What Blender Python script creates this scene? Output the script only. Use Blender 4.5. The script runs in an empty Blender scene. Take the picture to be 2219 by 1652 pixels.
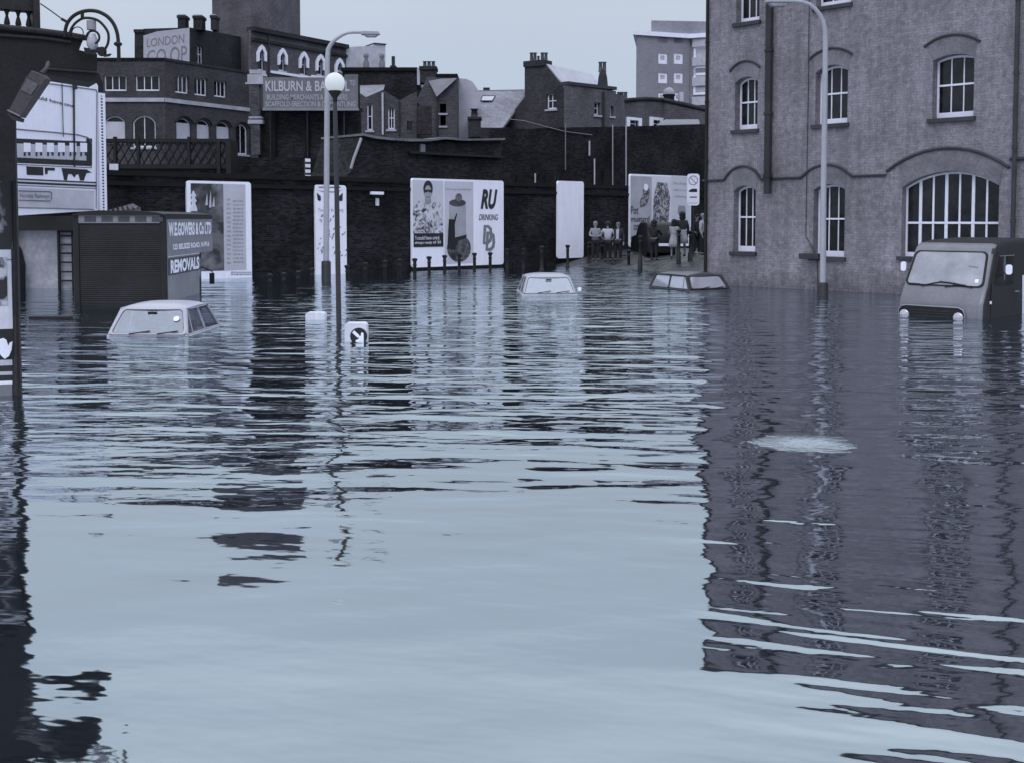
import bpy, bmesh, math, random
import numpy as np
from mathutils import Vector, Matrix
from mathutils.geometry import tessellate_polygon
R = math.radians
S = bpy.context.scene
COL = S.collection
rnd = random.Random(7)

# ------------------------------------------------------------------ camera, sky, sun
H = 2.1                    # eye height above the flood
F = 2471.0                 # focal length in units of a 2218 wide frame
TILT = R(3.0)
SHIFT = -0.0997
cam_d = bpy.data.cameras.new('camera')
cam = bpy.data.objects.new('camera', cam_d)
COL.objects.link(cam)
cam.location = (0, 0, H)
cam.rotation_euler = (R(90) - TILT, 0, 0)
cam_d.sensor_width = 36
cam_d.lens = 36 * F / 2218
cam_d.shift_y = SHIFT
cam_d.clip_end = 3000
S.camera = cam

w = bpy.data.worlds.new('World'); S.world = w; w.use_nodes = True
nt = w.node_tree; nt.nodes.clear()
out = nt.nodes.new('ShaderNodeOutputWorld'); bg = nt.nodes.new('ShaderNodeBackground')
sky = nt.nodes.new('ShaderNodeTexSky'); sky.sky_type = 'NISHITA'; sky.sun_disc = False
SUN_EL, SUN_AZ = R(48), R(200)
sky.sun_elevation = SUN_EL; sky.sun_rotation = SUN_AZ; sky.dust_density = 4.0
tc = nt.nodes.new('ShaderNodeTexCoord'); sep = nt.nodes.new('ShaderNodeSeparateXYZ')
ramp = nt.nodes.new('ShaderNodeValToRGB')
e = ramp.color_ramp.elements
e[0].position = 0.0; e[0].color = (0.47, 0.545, 0.69, 1)
e[1].position = 1.0; e[1].color = (1.35, 1.48, 1.68, 1)
for p, c in ((0.12, (0.485, 0.565, 0.69)), (0.2, (0.53, 0.585, 0.68)), (0.34, (0.60, 0.70, 0.84)), (0.55, (1.0, 1.12, 1.28))):
    k = ramp.color_ramp.elements.new(p); k.color = (*c, 1)
nz = nt.nodes.new('ShaderNodeTexNoise'); nz.inputs['Scale'].default_value = 2.2; nz.inputs['Detail'].default_value = 3
nr = nt.nodes.new('ShaderNodeMapRange'); nr.inputs['From Min'].default_value = .3; nr.inputs['From Max'].default_value = .7
nr.inputs['To Min'].default_value = 9.2; nr.inputs['To Max'].default_value = 10.2
mul = nt.nodes.new('ShaderNodeVectorMath'); mul.operation = 'SCALE'
mixc = nt.nodes.new('ShaderNodeMix'); mixc.data_type = 'RGBA'; mixc.inputs[0].default_value = 0.94
nt.links.new(tc.outputs['Generated'], sep.inputs[0]); nt.links.new(tc.outputs['Generated'], nz.inputs['Vector'])
nt.links.new(sep.outputs['Z'], ramp.inputs[0]); nt.links.new(nz.outputs['Fac'], nr.inputs['Value'])
nt.links.new(ramp.outputs[0], mul.inputs[0]); nt.links.new(nr.outputs[0], mul.inputs['Scale'])
nt.links.new(sky.outputs[0], mixc.inputs[6]); nt.links.new(mul.outputs[0], mixc.inputs[7])
nt.links.new(mixc.outputs[2], bg.inputs['Color']); bg.inputs['Strength'].default_value = 0.1
nt.links.new(bg.outputs[0], out.inputs[0])

sl = bpy.data.lights.new('sun', 'SUN'); so = bpy.data.objects.new('sun', sl); COL.objects.link(so)
sl.energy = 0.6; sl.angle = R(25); sl.color = (1.0, 0.97, 0.95)
so.rotation_euler = (R(90) - SUN_EL, 0, R(180) - SUN_AZ)
S.view_settings.view_transform = 'Standard'; S.view_settings.look = 'None'
S.view_settings.exposure = 0.21; S.view_settings.gamma = 1
S.view_settings.use_curve_mapping = False
S.cycles.max_bounces = 6; S.cycles.glossy_bounces = 4; S.cycles.transparent_max_bounces = 10

# ------------------------------------------------------------------ picture to world
CT, ST = math.cos(TILT), math.sin(TILT)
def ray(u, v):
    xs = (u - 1109) / F; ys = (826 - v) / F + SHIFT * 2218 / F
    return Vector((xs, CT + ys * ST, ys * CT - ST))
def P(u, v, Y):
    d = ray(u, v); t = Y / d.y
    return Vector((d.x * t, Y, H + d.z * t))
def G(u, v, z=0.0):
    d = ray(u, v); t = (z - H) / d.z
    return Vector((d.x * t, d.y * t, z))
Z1 = lambda x, y: (.28297 * x, .28297 * y)
Z2 = lambda x, y: (.32342 * x, 333.9 + .32342 * y)
Z3 = lambda x, y: (500.9 + .28299 * x, .28299 * y)
Z4 = lambda x, y: (500.9 + .28299 * x, 333.9 + .28299 * y)
Z5 = lambda x, y: (1001.8 + .25583 * x, 66.8 + .25583 * y)
Z6 = lambda x, y: (1001.8 + .25583 * x, 333.9 + .25583 * y)
Z7 = lambda x, y: (1502.7 + .32234 * x, .32234 * y)
Z8 = lambda x, y: (1502.7 + .32234 * x, 300.5 + .32234 * y)
ZA = lambda x, y: (.16984 * x, .16984 * y)
ZL = lambda x, y: (.3638 * x, 267.1 + .3638 * y)
ZP = lambda x, y: (881.6 + .12939 * x, 374.0 + .12939 * y)
ZE = lambda x, y: (1255.6 + .13745 * x, 360.7 + .13745 * y)
ZB = lambda x, y: (654.5 + .13749 * x, 374.0 + .13749 * y)
ZT = lambda x, y: (347.3 + .1132 * x, 440.8 + .1132 * y)

class Frame:
    """vertical plane: origin at z=0, local x runs to the right, local y away from the viewer"""
    def __init__(s, O, ang):
        s.O = Vector((O[0], O[1], 0)); s.ang = ang
        s.d = Vector((math.cos(ang), math.sin(ang), 0)); s.n = Vector((-math.sin(ang), math.cos(ang), 0))
    def px(s, uv, off=0.0):
        d = ray(*uv); o = Vector((0, 0, H))
        t = ((s.O - o).dot(s.n) + off) / d.dot(s.n)
        q = o + d * t
        return ((q - s.O).dot(s.d), q.z)
    def world(s, x, y, z=0.0):
        q = s.O + s.d * x + s.n * y
        return Vector((q.x, q.y, z))
def frame_px(a, b):
    p, q = P(*a), P(*b)
    return Frame(p, math.atan2(q.y - p.y, q.x - p.x))

# ------------------------------------------------------------------ mesh builder
class MB:
    def __init__(s): s.v = []; s.f = []; s.smooth = []
    def add(s, vs, fs, smooth=False):
        b = len(s.v); s.v += [tuple(p) for p in vs]
        s.f += [tuple(b + i for i in f) for f in fs]; s.smooth += [smooth] * len(fs)
        return s
    def box(s, x0, x1, y0, y1, z0, z1):
        return s.add([(x0,y0,z0),(x1,y0,z0),(x1,y1,z0),(x0,y1,z0),(x0,y0,z1),(x1,y0,z1),(x1,y1,z1),(x0,y1,z1)],
                     [(0,3,2,1),(4,5,6,7),(0,1,5,4),(1,2,6,5),(2,3,7,6),(3,0,4,7)])
    def prism(s, pts, y0, y1):
        """polygon in x,z pushed from y0 to y1"""
        n = len(pts)
        area = sum(pts[i][0] * pts[(i+1) % n][1] - pts[(i+1) % n][0] * pts[i][1] for i in range(n))
        if area < 0: pts = pts[::-1]
        vs = [(p[0], y0, p[1]) for p in pts] + [(p[0], y1, p[1]) for p in pts]
        tri = tessellate_polygon([[Vector((p[0], p[1], 0)) for p in pts]])
        fs = []
        for t in tri:
            a, b, c = t
            ar = (pts[b][0]-pts[a][0])*(pts[c][1]-pts[a][1]) - (pts[c][0]-pts[a][0])*(pts[b][1]-pts[a][1])
            if ar < 0: a, c = c, a
            fs.append((a, b, c)); fs.append((a + n, c + n, b + n))
        fs += [(i, i + n, (i+1) % n + n, (i+1) % n) for i in range(n)]
        return s.add(vs, fs)
    def yprism(s, pts, x0, x1):
        """polygon in y,z pushed from x0 to x1"""
        m = MB().prism(pts, x0, x1)
        return s.add([(p[1], p[0], p[2]) for p in m.v], [f[::-1] for f in m.f])
    def slabhole(s, outer, holes, y0, y1):
        """wall sheet with openings: front at y0, reveals to y1"""
        loops = [outer] + holes; flat = [p for l in loops for p in l]
        tri = tessellate_polygon([[Vector((p[0], p[1], 0)) for p in l] for l in loops])
        fs = []
        for a, b, c in tri:
            A, B, C = flat[a], flat[b], flat[c]
            ar = (B[0]-A[0])*(C[1]-A[1]) - (C[0]-A[0])*(B[1]-A[1])
            fs.append((a, b, c) if ar > 0 else (a, c, b))
        s.add([(p[0], y0, p[1]) for p in flat], fs)
        for l in loops:
            n = len(l)
            s.add([(p[0], y0, p[1]) for p in l] + [(p[0], y1, p[1]) for p in l],
                  [(i, (i+1) % n, (i+1) % n + n, i + n) for i in range(n)])
        return s
    def tube(s, path, r, n=8, caps=True):
        path = [Vector(p) for p in path]; m = len(path)
        rs = r if isinstance(r, (list, tuple)) else [r] * m
        vs = []; up = None
        for i, p in enumerate(path):
            t = (path[min(i+1, m-1)] - path[max(i-1, 0)]).normalized()
            if up is None: up = Vector((0, 0, 1)) if abs(t.z) < .9 else Vector((0, 1, 0))
            a = t.cross(up).normalized(); b = a.cross(t).normalized(); up = b
            for k in range(n):
                th = 2 * math.pi * k / n
                vs.append(p + (a * math.cos(th) + b * math.sin(th)) * rs[i])
        fs = [(i*n+k, i*n+(k+1) % n, (i+1)*n+(k+1) % n, (i+1)*n+k) for i in range(m-1) for k in range(n)]
        s.add(vs, fs, True)
        if caps: s.add([vs[k] for k in range(n)] + vs[-n:], [tuple(range(n-1, -1, -1)), tuple(range(n, 2*n))])
        return s
    def lathe(s, prof, c=(0, 0, 0), n=16):
        vs = []; m = len(prof)
        for r, z in prof:
            for k in range(n):
                a = 2 * math.pi * k / n; vs.append((c[0] + r*math.cos(a), c[1] + r*math.sin(a), c[2] + z))
        fs = [(i*n+k, i*n+(k+1) % n, (i+1)*n+(k+1) % n, (i+1)*n+k) for i in range(m-1) for k in range(n)]
        return s.add(vs, fs, True)
    def ball(s, c, rx, ry, rz, n=12, lump=0.0):
        vs = []; m = n // 2 + 1
        for i in range(m + 1):
            ph = math.pi * i / m
            for k in range(n):
                a = 2 * math.pi * k / n; q = 1 + lump * (rnd.random() - .5)
                vs.append((c[0] + rx*q*math.sin(ph)*math.cos(a), c[1] + ry*q*math.sin(ph)*math.sin(a), c[2] + rz*q*math.cos(ph)))
        fs = [(i*n+k, (i+1)*n+k, (i+1)*n+(k+1) % n, i*n+(k+1) % n) for i in range(m) for k in range(n)]
        return s.add(vs, fs, True)
    def grid(s, rows, smooth=True):
        n = len(rows[0]); m = len(rows)
        return s.add([p for r in rows for p in r],
                     [(i*n+k, i*n+k+1, (i+1)*n+k+1, (i+1)*n+k) for i in range(m-1) for k in range(n-1)], smooth)
    def build(s, name, mat, parent=None, bevel=0.0):
        me = bpy.data.meshes.new(name); me.from_pydata(s.v, [], s.f)
        me.materials.append(mat)
        me.polygons.foreach_set('use_smooth', s.smooth)
        me.validate(); me.update()
        o = bpy.data.objects.new(name, me); COL.objects.link(o)
        if parent is not None: o.parent = parent
        if bevel:
            b = o.modifiers.new('bevel', 'BEVEL'); b.width = bevel; b.segments = 2; b.limit_method = 'ANGLE'
        return o
def tag(o, label, cat, group=None, kind=None):
    o['label'] = label; o['category'] = cat
    if group: o['group'] = group
    if kind: o['kind'] = kind
    return o
def thing(name, label, cat, fr=None, loc=None, rz=0.0, group=None):
    o = bpy.data.objects.new(name, None); COL.objects.link(o)
    if fr is not None: o.location = fr.O; o.rotation_euler = (0, 0, fr.ang)
    if loc is not None: o.location = loc; o.rotation_euler = (0, 0, rz)
    o.empty_display_size = .3
    return tag(o, label, cat, group)
def relabel(o, l): o['label'] = l; return o
def copy_tree(o, parent=None):
    c = o.copy(); COL.objects.link(c); c.parent = parent
    for ch in [x for x in bpy.data.objects if x.parent == o]: copy_tree(ch, c)
    return c
def arch(x0, x1, z0, zs, rise, n=10):
    pts = [(x0, z0), (x1, z0), (x1, zs)]
    if rise > 1e-4:
        c = (x0 + x1) / 2; h = (x1 - x0) / 2; Rr = (h*h + rise*rise) / (2*rise); zc = zs + rise - Rr
        a0 = math.asin(min(1, h / Rr))
        if rise > h: a0 = math.pi - a0
        for i in range(1, n):
            a = a0 - 2 * a0 * i / n
            pts.append((c + Rr * math.sin(a), zc + Rr * math.cos(a)))
    pts.append((x0, zs))
    return pts

# ------------------------------------------------------------------ materials
_m = {}
def nodes(name):
    m = bpy.data.materials.new(name); m.use_nodes = True; t = m.node_tree
    b = t.nodes['Principled BSDF']; return m, t, b
def tint(g, wm=0.0):
    return (g * (.95 + .12 * wm), g * (.945 - .02 * wm), g * (1.12 - .03 * wm), 1)
def objco(t, k=None):
    c = t.nodes.new('ShaderNodeTexCoord'); return c.outputs['Object']
def mottle(t, co, scale, lo, hi, detail=5):
    n = t.nodes.new('ShaderNodeTexNoise'); n.inputs['Scale'].default_value = scale; n.inputs['Detail'].default_value = detail
    n.inputs['Roughness'].default_value = .62
    t.links.new(co, n.inputs['Vector'])
    r = t.nodes.new('ShaderNodeMapRange'); r.inputs['From Min'].default_value = .3; r.inputs['From Max'].default_value = .7
    r.inputs['To Min'].default_value = lo; r.inputs['To Max'].default_value = hi
    t.links.new(n.outputs['Fac'], r.inputs['Value']); return r.outputs[0]
def mulv(t, a, b):
    n = t.nodes.new('ShaderNodeMath'); n.operation = 'MULTIPLY'; t.links.new(a, n.inputs[0])
    if hasattr(b, 'is_output'): t.links.new(b, n.inputs[1])
    else: n.inputs[1].default_value = b
    return n.outputs[0]
def scalec(t, col, fac):
    n = t.nodes.new('ShaderNodeVectorMath'); n.operation = 'SCALE'
    if isinstance(col, tuple): n.inputs[0].default_value = col[:3]
    else: t.links.new(col, n.inputs[0])
    t.links.new(fac, n.inputs['Scale']); return n.outputs[0]
def bump(t, b, h, strength, dist=.02):
    n = t.nodes.new('ShaderNodeBump'); n.inputs['Strength'].default_value = strength; n.inputs['Distance'].default_value = dist
    t.links.new(h, n.inputs['Height']); t.links.new(n.outputs[0], b.inputs['Normal'])
def paint(g, rough=.6, wm=0.0, spec=.3, var=.12, fine=25.0, metal=0.0):
    key = ('p', g, rough, wm, spec, var, fine, metal)
    if key in _m: return _m[key]
    m, t, b = nodes('paint'); co = objco(t)
    f = mulv(t, mottle(t, co, 1.3, 1 - var, 1 + var), mottle(t, co, fine, 1 - var * .8, 1 + var * .8))
    t.links.new(scalec(t, tint(g, wm), f), b.inputs['Base Color'])
    b.inputs['Roughness'].default_value = rough; b.inputs['Specular IOR Level'].default_value = spec
    b.inputs['Metallic'].default_value = metal
    _m[key] = m; return m
def brick(g, gm=None, wm=0.0, bw=.23, rh=.075, var=.35, dirt=.3, bumpk=.5):
    key = ('b', g, gm, wm, bw, rh, var, dirt)
    if key in _m: return _m[key]
    gm = gm if gm is not None else g * 1.5
    m, t, b = nodes('brickwork'); co = objco(t)
    s = t.nodes.new('ShaderNodeSeparateXYZ'); t.links.new(co, s.inputs[0])
    a = t.nodes.new('ShaderNodeMath'); a.operation = 'ADD'; t.links.new(s.outputs[0], a.inputs[0]); t.links.new(s.outputs[1], a.inputs[1])
    c = t.nodes.new('ShaderNodeCombineXYZ'); t.links.new(a.outputs[0], c.inputs[0]); t.links.new(s.outputs[2], c.inputs[1])
    k = t.nodes.new('ShaderNodeTexBrick'); t.links.new(c.outputs[0], k.inputs['Vector'])
    k.inputs['Scale'].default_value = 1.0; k.inputs['Brick Width'].default_value = bw; k.inputs['Row Height'].default_value = rh
    k.inputs['Mortar Size'].default_value = .006; k.inputs['Bias'].default_value = 0
    k.inputs['Color1'].default_value = tint(g * (1 + var), wm); k.inputs['Color2'].default_value = tint(g * (1 - var), wm)
    k.inputs['Mortar'].default_value = tint(gm, wm * .5)
    f = mulv(t, mottle(t, co, .45, 1 - dirt, 1 + dirt), mottle(t, co, 9.0, .72, 1.3))
    t.links.new(scalec(t, k.outputs['Color'], f), b.inputs['Base Color'])
    b.inputs['Roughness'].default_value = .92; b.inputs['Specular IOR Level'].default_value = .15
    bump(t, b, k.outputs['Fac'], -bumpk, .01)
    _m[key] = m; return m
def render_wall():
    m, t, b = nodes('roughcast_render'); co = objco(t)
    v = t.nodes.new('ShaderNodeTexVoronoi'); v.inputs['Scale'].default_value = 22; t.links.new(co, v.inputs['Vector'])
    sp = t.nodes.new('ShaderNodeMapRange'); sp.inputs['From Min'].default_value = 0; sp.inputs['From Max'].default_value = .6
    sp.inputs['To Min'].default_value = .8; sp.inputs['To Max'].default_value = 1.12; t.links.new(v.outputs['Distance'], sp.inputs['Value'])
    f = mulv(t, mottle(t, co, .5, .72, 1.25), mottle(t, co, 6, .74, 1.22)); f = mulv(t, f, sp.outputs[0]); f = mulv(t, f, mottle(t, co, 38, .7, 1.3, 2))
    # vertical streaks
    mp = t.nodes.new('ShaderNodeMapping'); mp.inputs['Scale'].default_value = (2.2, 2.2, .22); t.links.new(co, mp.inputs['Vector'])
    f = mulv(t, f, mottle(t, mp.outputs[0], 1.6, .74, 1.14))
    bk = t.nodes.new('ShaderNodeTexBrick'); cmb = t.nodes.new('ShaderNodeCombineXYZ'); sp3 = t.nodes.new('ShaderNodeSeparateXYZ'); t.links.new(co, sp3.inputs[0])
    ad = t.nodes.new('ShaderNodeMath'); ad.operation = 'ADD'; t.links.new(sp3.outputs[0], ad.inputs[0]); t.links.new(sp3.outputs[1], ad.inputs[1])
    t.links.new(ad.outputs[0], cmb.inputs[0]); t.links.new(sp3.outputs[2], cmb.inputs[1]); t.links.new(cmb.outputs[0], bk.inputs['Vector'])
    bk.inputs['Scale'].default_value = 1; bk.inputs['Brick Width'].default_value = .23; bk.inputs['Row Height'].default_value = .08; bk.inputs['Mortar Size'].default_value = .008; bk.inputs['Mortar Smooth'].default_value = .4
    bk.inputs['Color1'].default_value = (1.08, 1.08, 1.08, 1); bk.inputs['Color2'].default_value = (.88, .88, .88, 1); bk.inputs['Mortar'].default_value = (.82, .82, .82, 1)
    bw2 = t.nodes.new('ShaderNodeRGBToBW'); t.links.new(bk.outputs['Color'], bw2.inputs[0]); f = mulv(t, f, bw2.outputs[0])
    # tide mark: damp, dirtier render near the flood line
    s = t.nodes.new('ShaderNodeSeparateXYZ'); t.links.new(co, s.inputs[0])
    dz = t.nodes.new('ShaderNodeMath'); dz.operation = 'ADD'; t.links.new(s.outputs[2], dz.inputs[0])
    nn = mottle(t, co, 1.5, -.25, .25); t.links.new(nn, dz.inputs[1])
    r = t.nodes.new('ShaderNodeMapRange'); r.inputs['From Min'].default_value = .05; r.inputs['From Max'].default_value = .7
    r.inputs['To Min'].default_value = .66; r.inputs['To Max'].default_value = 1.0; t.links.new(dz.outputs[0], r.inputs['Value'])
    f = mulv(t, f, r.outputs[0])
    # pits and old patches
    n2 = t.nodes.new('ShaderNodeTexNoise'); n2.inputs['Scale'].default_value = 3.3; n2.inputs['Detail'].default_value = 8; n2.inputs['Roughness'].default_value = .8
    t.links.new(co, n2.inputs['Vector'])
    r2 = t.nodes.new('ShaderNodeMapRange'); r2.inputs['From Min'].default_value = .34; r2.inputs['From Max'].default_value = .43
    r2.inputs['To Min'].default_value = .62; r2.inputs['To Max'].default_value = 1.0; t.links.new(n2.outputs['Fac'], r2.inputs['Value'])
    f = mulv(t, f, r2.outputs[0])
    t.links.new(scalec(t, tint(.235, .55), f), b.inputs['Base Color'])
    b.inputs['Roughness'].default_value = .95; b.inputs['Specular IOR Level'].default_value = .15
    bump(t, b, f, .6, .03)
    return m
def slate(g, wm=0, rh=.25):
    key = ('s', g, wm, rh)
    if key in _m: return _m[key]
    m = brick(g, g * .75, wm, .3, rh, .12, .25); _m[key] = m; return m
def glass_dark(g=.015):
    key = ('gd', g)
    if key in _m: return _m[key]
    m, t, b = nodes('window_glass'); co = objco(t)
    t.links.new(scalec(t, tint(g), mottle(t, co, 2.5, .3, 2.0)), b.inputs['Base Color'])
    b.inputs['Roughness'].default_value = .08; b.inputs['Specular IOR Level'].default_value = .35
    _m[key] = m; return m
def glass_clear(al=.55, g=.26):
    key = ('gc', al, g)
    if key in _m: return _m[key]
    m, t, b = nodes('car_glass')
    t.nodes.remove(b); o = t.nodes['Material Output']
    tr = t.nodes.new('ShaderNodeBsdfTransparent'); tr.inputs[0].default_value = (.9, .93, .98, 1)
    gl = t.nodes.new('ShaderNodeBsdfGlossy'); gl.inputs['Roughness'].default_value = .05; gl.inputs['Color'].default_value = (.8, .84, .92, 1)
    df = t.nodes.new('ShaderNodeBsdfDiffuse'); df.inputs['Color'].default_value = tint(g)
    m1 = t.nodes.new('ShaderNodeMixShader'); m1.inputs[0].default_value = .5
    t.links.new(gl.outputs[0], m1.inputs[1]); t.links.new(df.outputs[0], m1.inputs[2])
    m2 = t.nodes.new('ShaderNodeMixShader'); m2.inputs[0].default_value = al
    t.links.new(tr.outputs[0], m2.inputs[1]); t.links.new(m1.outputs[0], m2.inputs[2])
    t.links.new(m2.outputs[0], o.inputs[0])
    _m[key] = m; return m
def blotch(g0, g1, scale, thr=.5, soft=.04, wm=0):
    """printed picture tone: light and dark patches"""
    key = ('bl', g0, g1, scale, thr, soft)
    if key in _m: return _m[key]
    m, t, b = nodes('printed_picture'); co = objco(t)
    n = t.nodes.new('ShaderNodeTexNoise'); n.inputs['Scale'].default_value = scale; n.inputs['Detail'].default_value = 4
    n.inputs['Distortion'].default_value = 1.2
    t.links.new(co, n.inputs['Vector'])
    r = t.nodes.new('ShaderNodeValToRGB'); r.color_ramp.elements[0].position = thr - soft; r.color_ramp.elements[1].position = thr + soft
    r.color_ramp.elements[0].color = tint(g0, wm); r.color_ramp.elements[1].color = tint(g1, wm)
    t.links.new(n.outputs['Fac'], r.inputs[0]); t.links.new(r.outputs[0], b.inputs['Base Color'])
    b.inputs['Roughness'].default_value = .6
    _m[key] = m; return m

def streaked(g, rough, k):
    m, t, b = nodes('weathered_white'); co = objco(t)
    mp = t.nodes.new('ShaderNodeMapping'); mp.inputs['Scale'].default_value = (3, 3, .35); t.links.new(co, mp.inputs['Vector'])
    f = mulv(t, mottle(t, mp.outputs[0], 1.7, 1 - k, 1 + k * .35), mottle(t, co, 2.2, 1 - k * .7, 1 + k * .3))
    f = mulv(t, f, mottle(t, co, 18, 1 - k * .5, 1.02))
    t.links.new(scalec(t, tint(g), f), b.inputs['Base Color']); b.inputs['Roughness'].default_value = rough; return m
WHITE = streaked(.92, .5, .06); PAPER = streaked(.74, .6, .16); PAPER2 = paint(.5, .6, var=.1); BLACKP = paint(.02, .5, var=.2)
INK = paint(.03, .5, var=.2); GREYP = paint(.2, .5); MIDP = paint(.33, .6)
RENDER = render_wall(); TRIM = paint(.05, .8, var=.25)
WHITEWOOD = paint(.78, .45, var=.08); GLASS = glass_dark(); IRON = paint(.012, .55, .6, var=.4); IRON2 = paint(.03, .5, var=.3)
WALLB = brick(.0125, .028, .35, var=.7, dirt=.8); WALLB2 = brick(.0135, .026, .3, var=.65, dirt=.75)
COPING = paint(.007, .9, var=.4); DARKW = brick(.022, .035, .2, var=.5, dirt=.6)
BRK_A = brick(.058, .085, .5, var=.22); BRK_B = brick(.036, .05, .2, var=.25); BRK_C = brick(.095, .13, .5, var=.22)
BRK_G = brick(.10, .14, .4, var=.2); SLATE = slate(.25); SLATEL = paint(.42, .5, var=.12); POST = paint(.38, .45, var=.12)
TYRE = paint(.02, .8); CHROME = paint(.55, .25, metal=.8, var=.05); STONE = paint(.42, .8, var=.2)
BLIND = paint(.55, .8, var=.1)

# ------------------------------------------------------------------ lettering
def text_mesh(txt, x0, x1, z0, z1, y, name, mat, parent, shear=0.0, bold=0.0, depth=.004, rot=0.0):
    c = bpy.data.curves.new('t', 'FONT'); c.body = txt; c.size = 1; c.shear = shear; c.offset = bold; c.resolution_u = 3
    o = bpy.data.objects.new('t', c); COL.objects.link(o)
    bpy.context.view_layer.update()
    dg = bpy.context.evaluated_depsgraph_get()
    me = bpy.data.meshes.new_from_object(o.evaluated_get(dg))
    bpy.data.objects.remove(o); bpy.data.curves.remove(c)
    vs = [v.co.copy() for v in me.vertices]; fs = [tuple(p.vertices) for p in me.polygons]
    bpy.data.meshes.remove(me)
    if not vs: return None
    ax = min(v.x for v in vs); bx = max(v.x for v in vs); ay = min(v.y for v in vs); by = max(v.y for v in vs)
    m = MB(); n = len(vs)
    X = lambda v: x0 + (v.x - ax) / max(1e-6, bx - ax) * (x1 - x0)
    Zz = lambda v: z0 + (v.y - ay) / max(1e-6, by - ay) * (z1 - z0)
    m.add([(X(v), y, Zz(v) + rot * (X(v) - x0)) for v in vs], fs)
    return m.build(name, mat, parent)
def tpx(fr, txt, a, b, y, mat, parent, name='lettering', **k):
    """text fitted between picture points a (top left) and b (bottom right) on a frame"""
    xa, za = fr.px(a, y); xb, zb = fr.px(b, y)
    return text_mesh(txt, xa, xb, min(za, zb), max(za, zb), y, name, mat, parent, **k)
def ppx(fr, pts, y, th, name, mat, parent):
    return MB().prism([fr.px(p, y) for p in pts], y, y + th).build(name, mat, parent)
def rpx(fr, u0, v0, u1, v1, y, th, name, mat, parent):
    (xa, za), (xb, zb) = fr.px((u0, v0), y), fr.px((u1, v1), y)
    return MB().box(min(xa, xb), max(xa, xb), y, y + th, min(za, zb), max(za, zb)).build(name, mat, parent)
def rrect(x0, x1, z0, z1, r, n=4):
    pts = []
    for cx, cz, a0 in ((x1-r, z0+r, -90), (x1-r, z1-r, 0), (x0+r, z1-r, 90), (x0+r, z0+r, 180)):
        for i in range(n + 1):
            a = R(a0 + 90 * i / n); pts.append((cx + r*math.cos(a), cz + r*math.sin(a)))
    return pts
def ell(cx, cz, rx, rz, n=20, a0=0, a1=360):
    return [(cx + rx*math.cos(R(a0 + (a1-a0)*i/n)), cz + rz*math.sin(R(a0 + (a1-a0)*i/n))) for i in range(n if a1-a0 >= 360 else n+1)]
def scribble(fr, u0, v0, u1, v1, rows, y, mat, parent, name='small_print', k=7):
    """rows of unreadably small print"""
    m = MB()
    for i in range(rows):
        v = v0 + (v1 - v0) * (i + .5) / rows; h = (v1 - v0) / rows * .22
        u = u0 + rnd.random() * (u1-u0) * .08
        while u < u1 - 1:
            wd = (u1 - u0) / k * rnd.uniform(.4, 1.1)
            (xa, za), (xb, zb) = fr.px((u, v - h), y), fr.px((min(u + wd, u1), v + h), y)
            m.box(xa, xb, y, y + .004, zb, za); u += wd + (u1 - u0) / k * .25
    return m.build(name, mat, parent)

# ------------------------------------------------------------------ ground and water
WO = G(560, 600)
WF = Frame(WO, math.atan2(.683, .731))          # the long poster wall
def gz(x, y):
    z = -4.92 + .138 * x + .0894 * y
    q = Vector((x, y, 0)) - WF.O; s, wy = q.dot(WF.d), q.dot(WF.n)
    if -3.6 < wy and z < -.55: z = -.55
    z = max(-1.25, min(.62, z))
    if wy > 0.6: z = max(z, .1)
    return z
def wet_road():
    m, t, b = nodes('wet_asphalt'); co = objco(t)
    f = mulv(t, mottle(t, co, .9, .6, 1.5), mottle(t, co, 14, .7, 1.3))
    t.links.new(scalec(t, tint(.03), f), b.inputs['Base Color'])
    t.links.new(mottle(t, co, 1.7, .12, .8), b.inputs['Roughness']); b.inputs['Specular IOR Level'].default_value = .7
    bump(t, b, f, .3, .02); return m
xs = [-1500, -600, -250, -120, -70] + [(-60 + i * 1.0) for i in range(0, 101)] + [60, 120, 250, 600, 1500]
ys = [-1500, -500, -150, -50, -20, -5, 10, 20] + [(28 + i * .7) for i in range(0, 60)] + [75, 90, 120, 200, 500, 1500]
m = MB(); m.grid([[(x, y, gz(x, y) if (-60 <= x <= 40 and 20 < y < 70) else (-1.25 if y < 40 else .1)) for x in xs] for y in ys])
g = m.build('ground', wet_road()); g['kind'] = 'structure'

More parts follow.
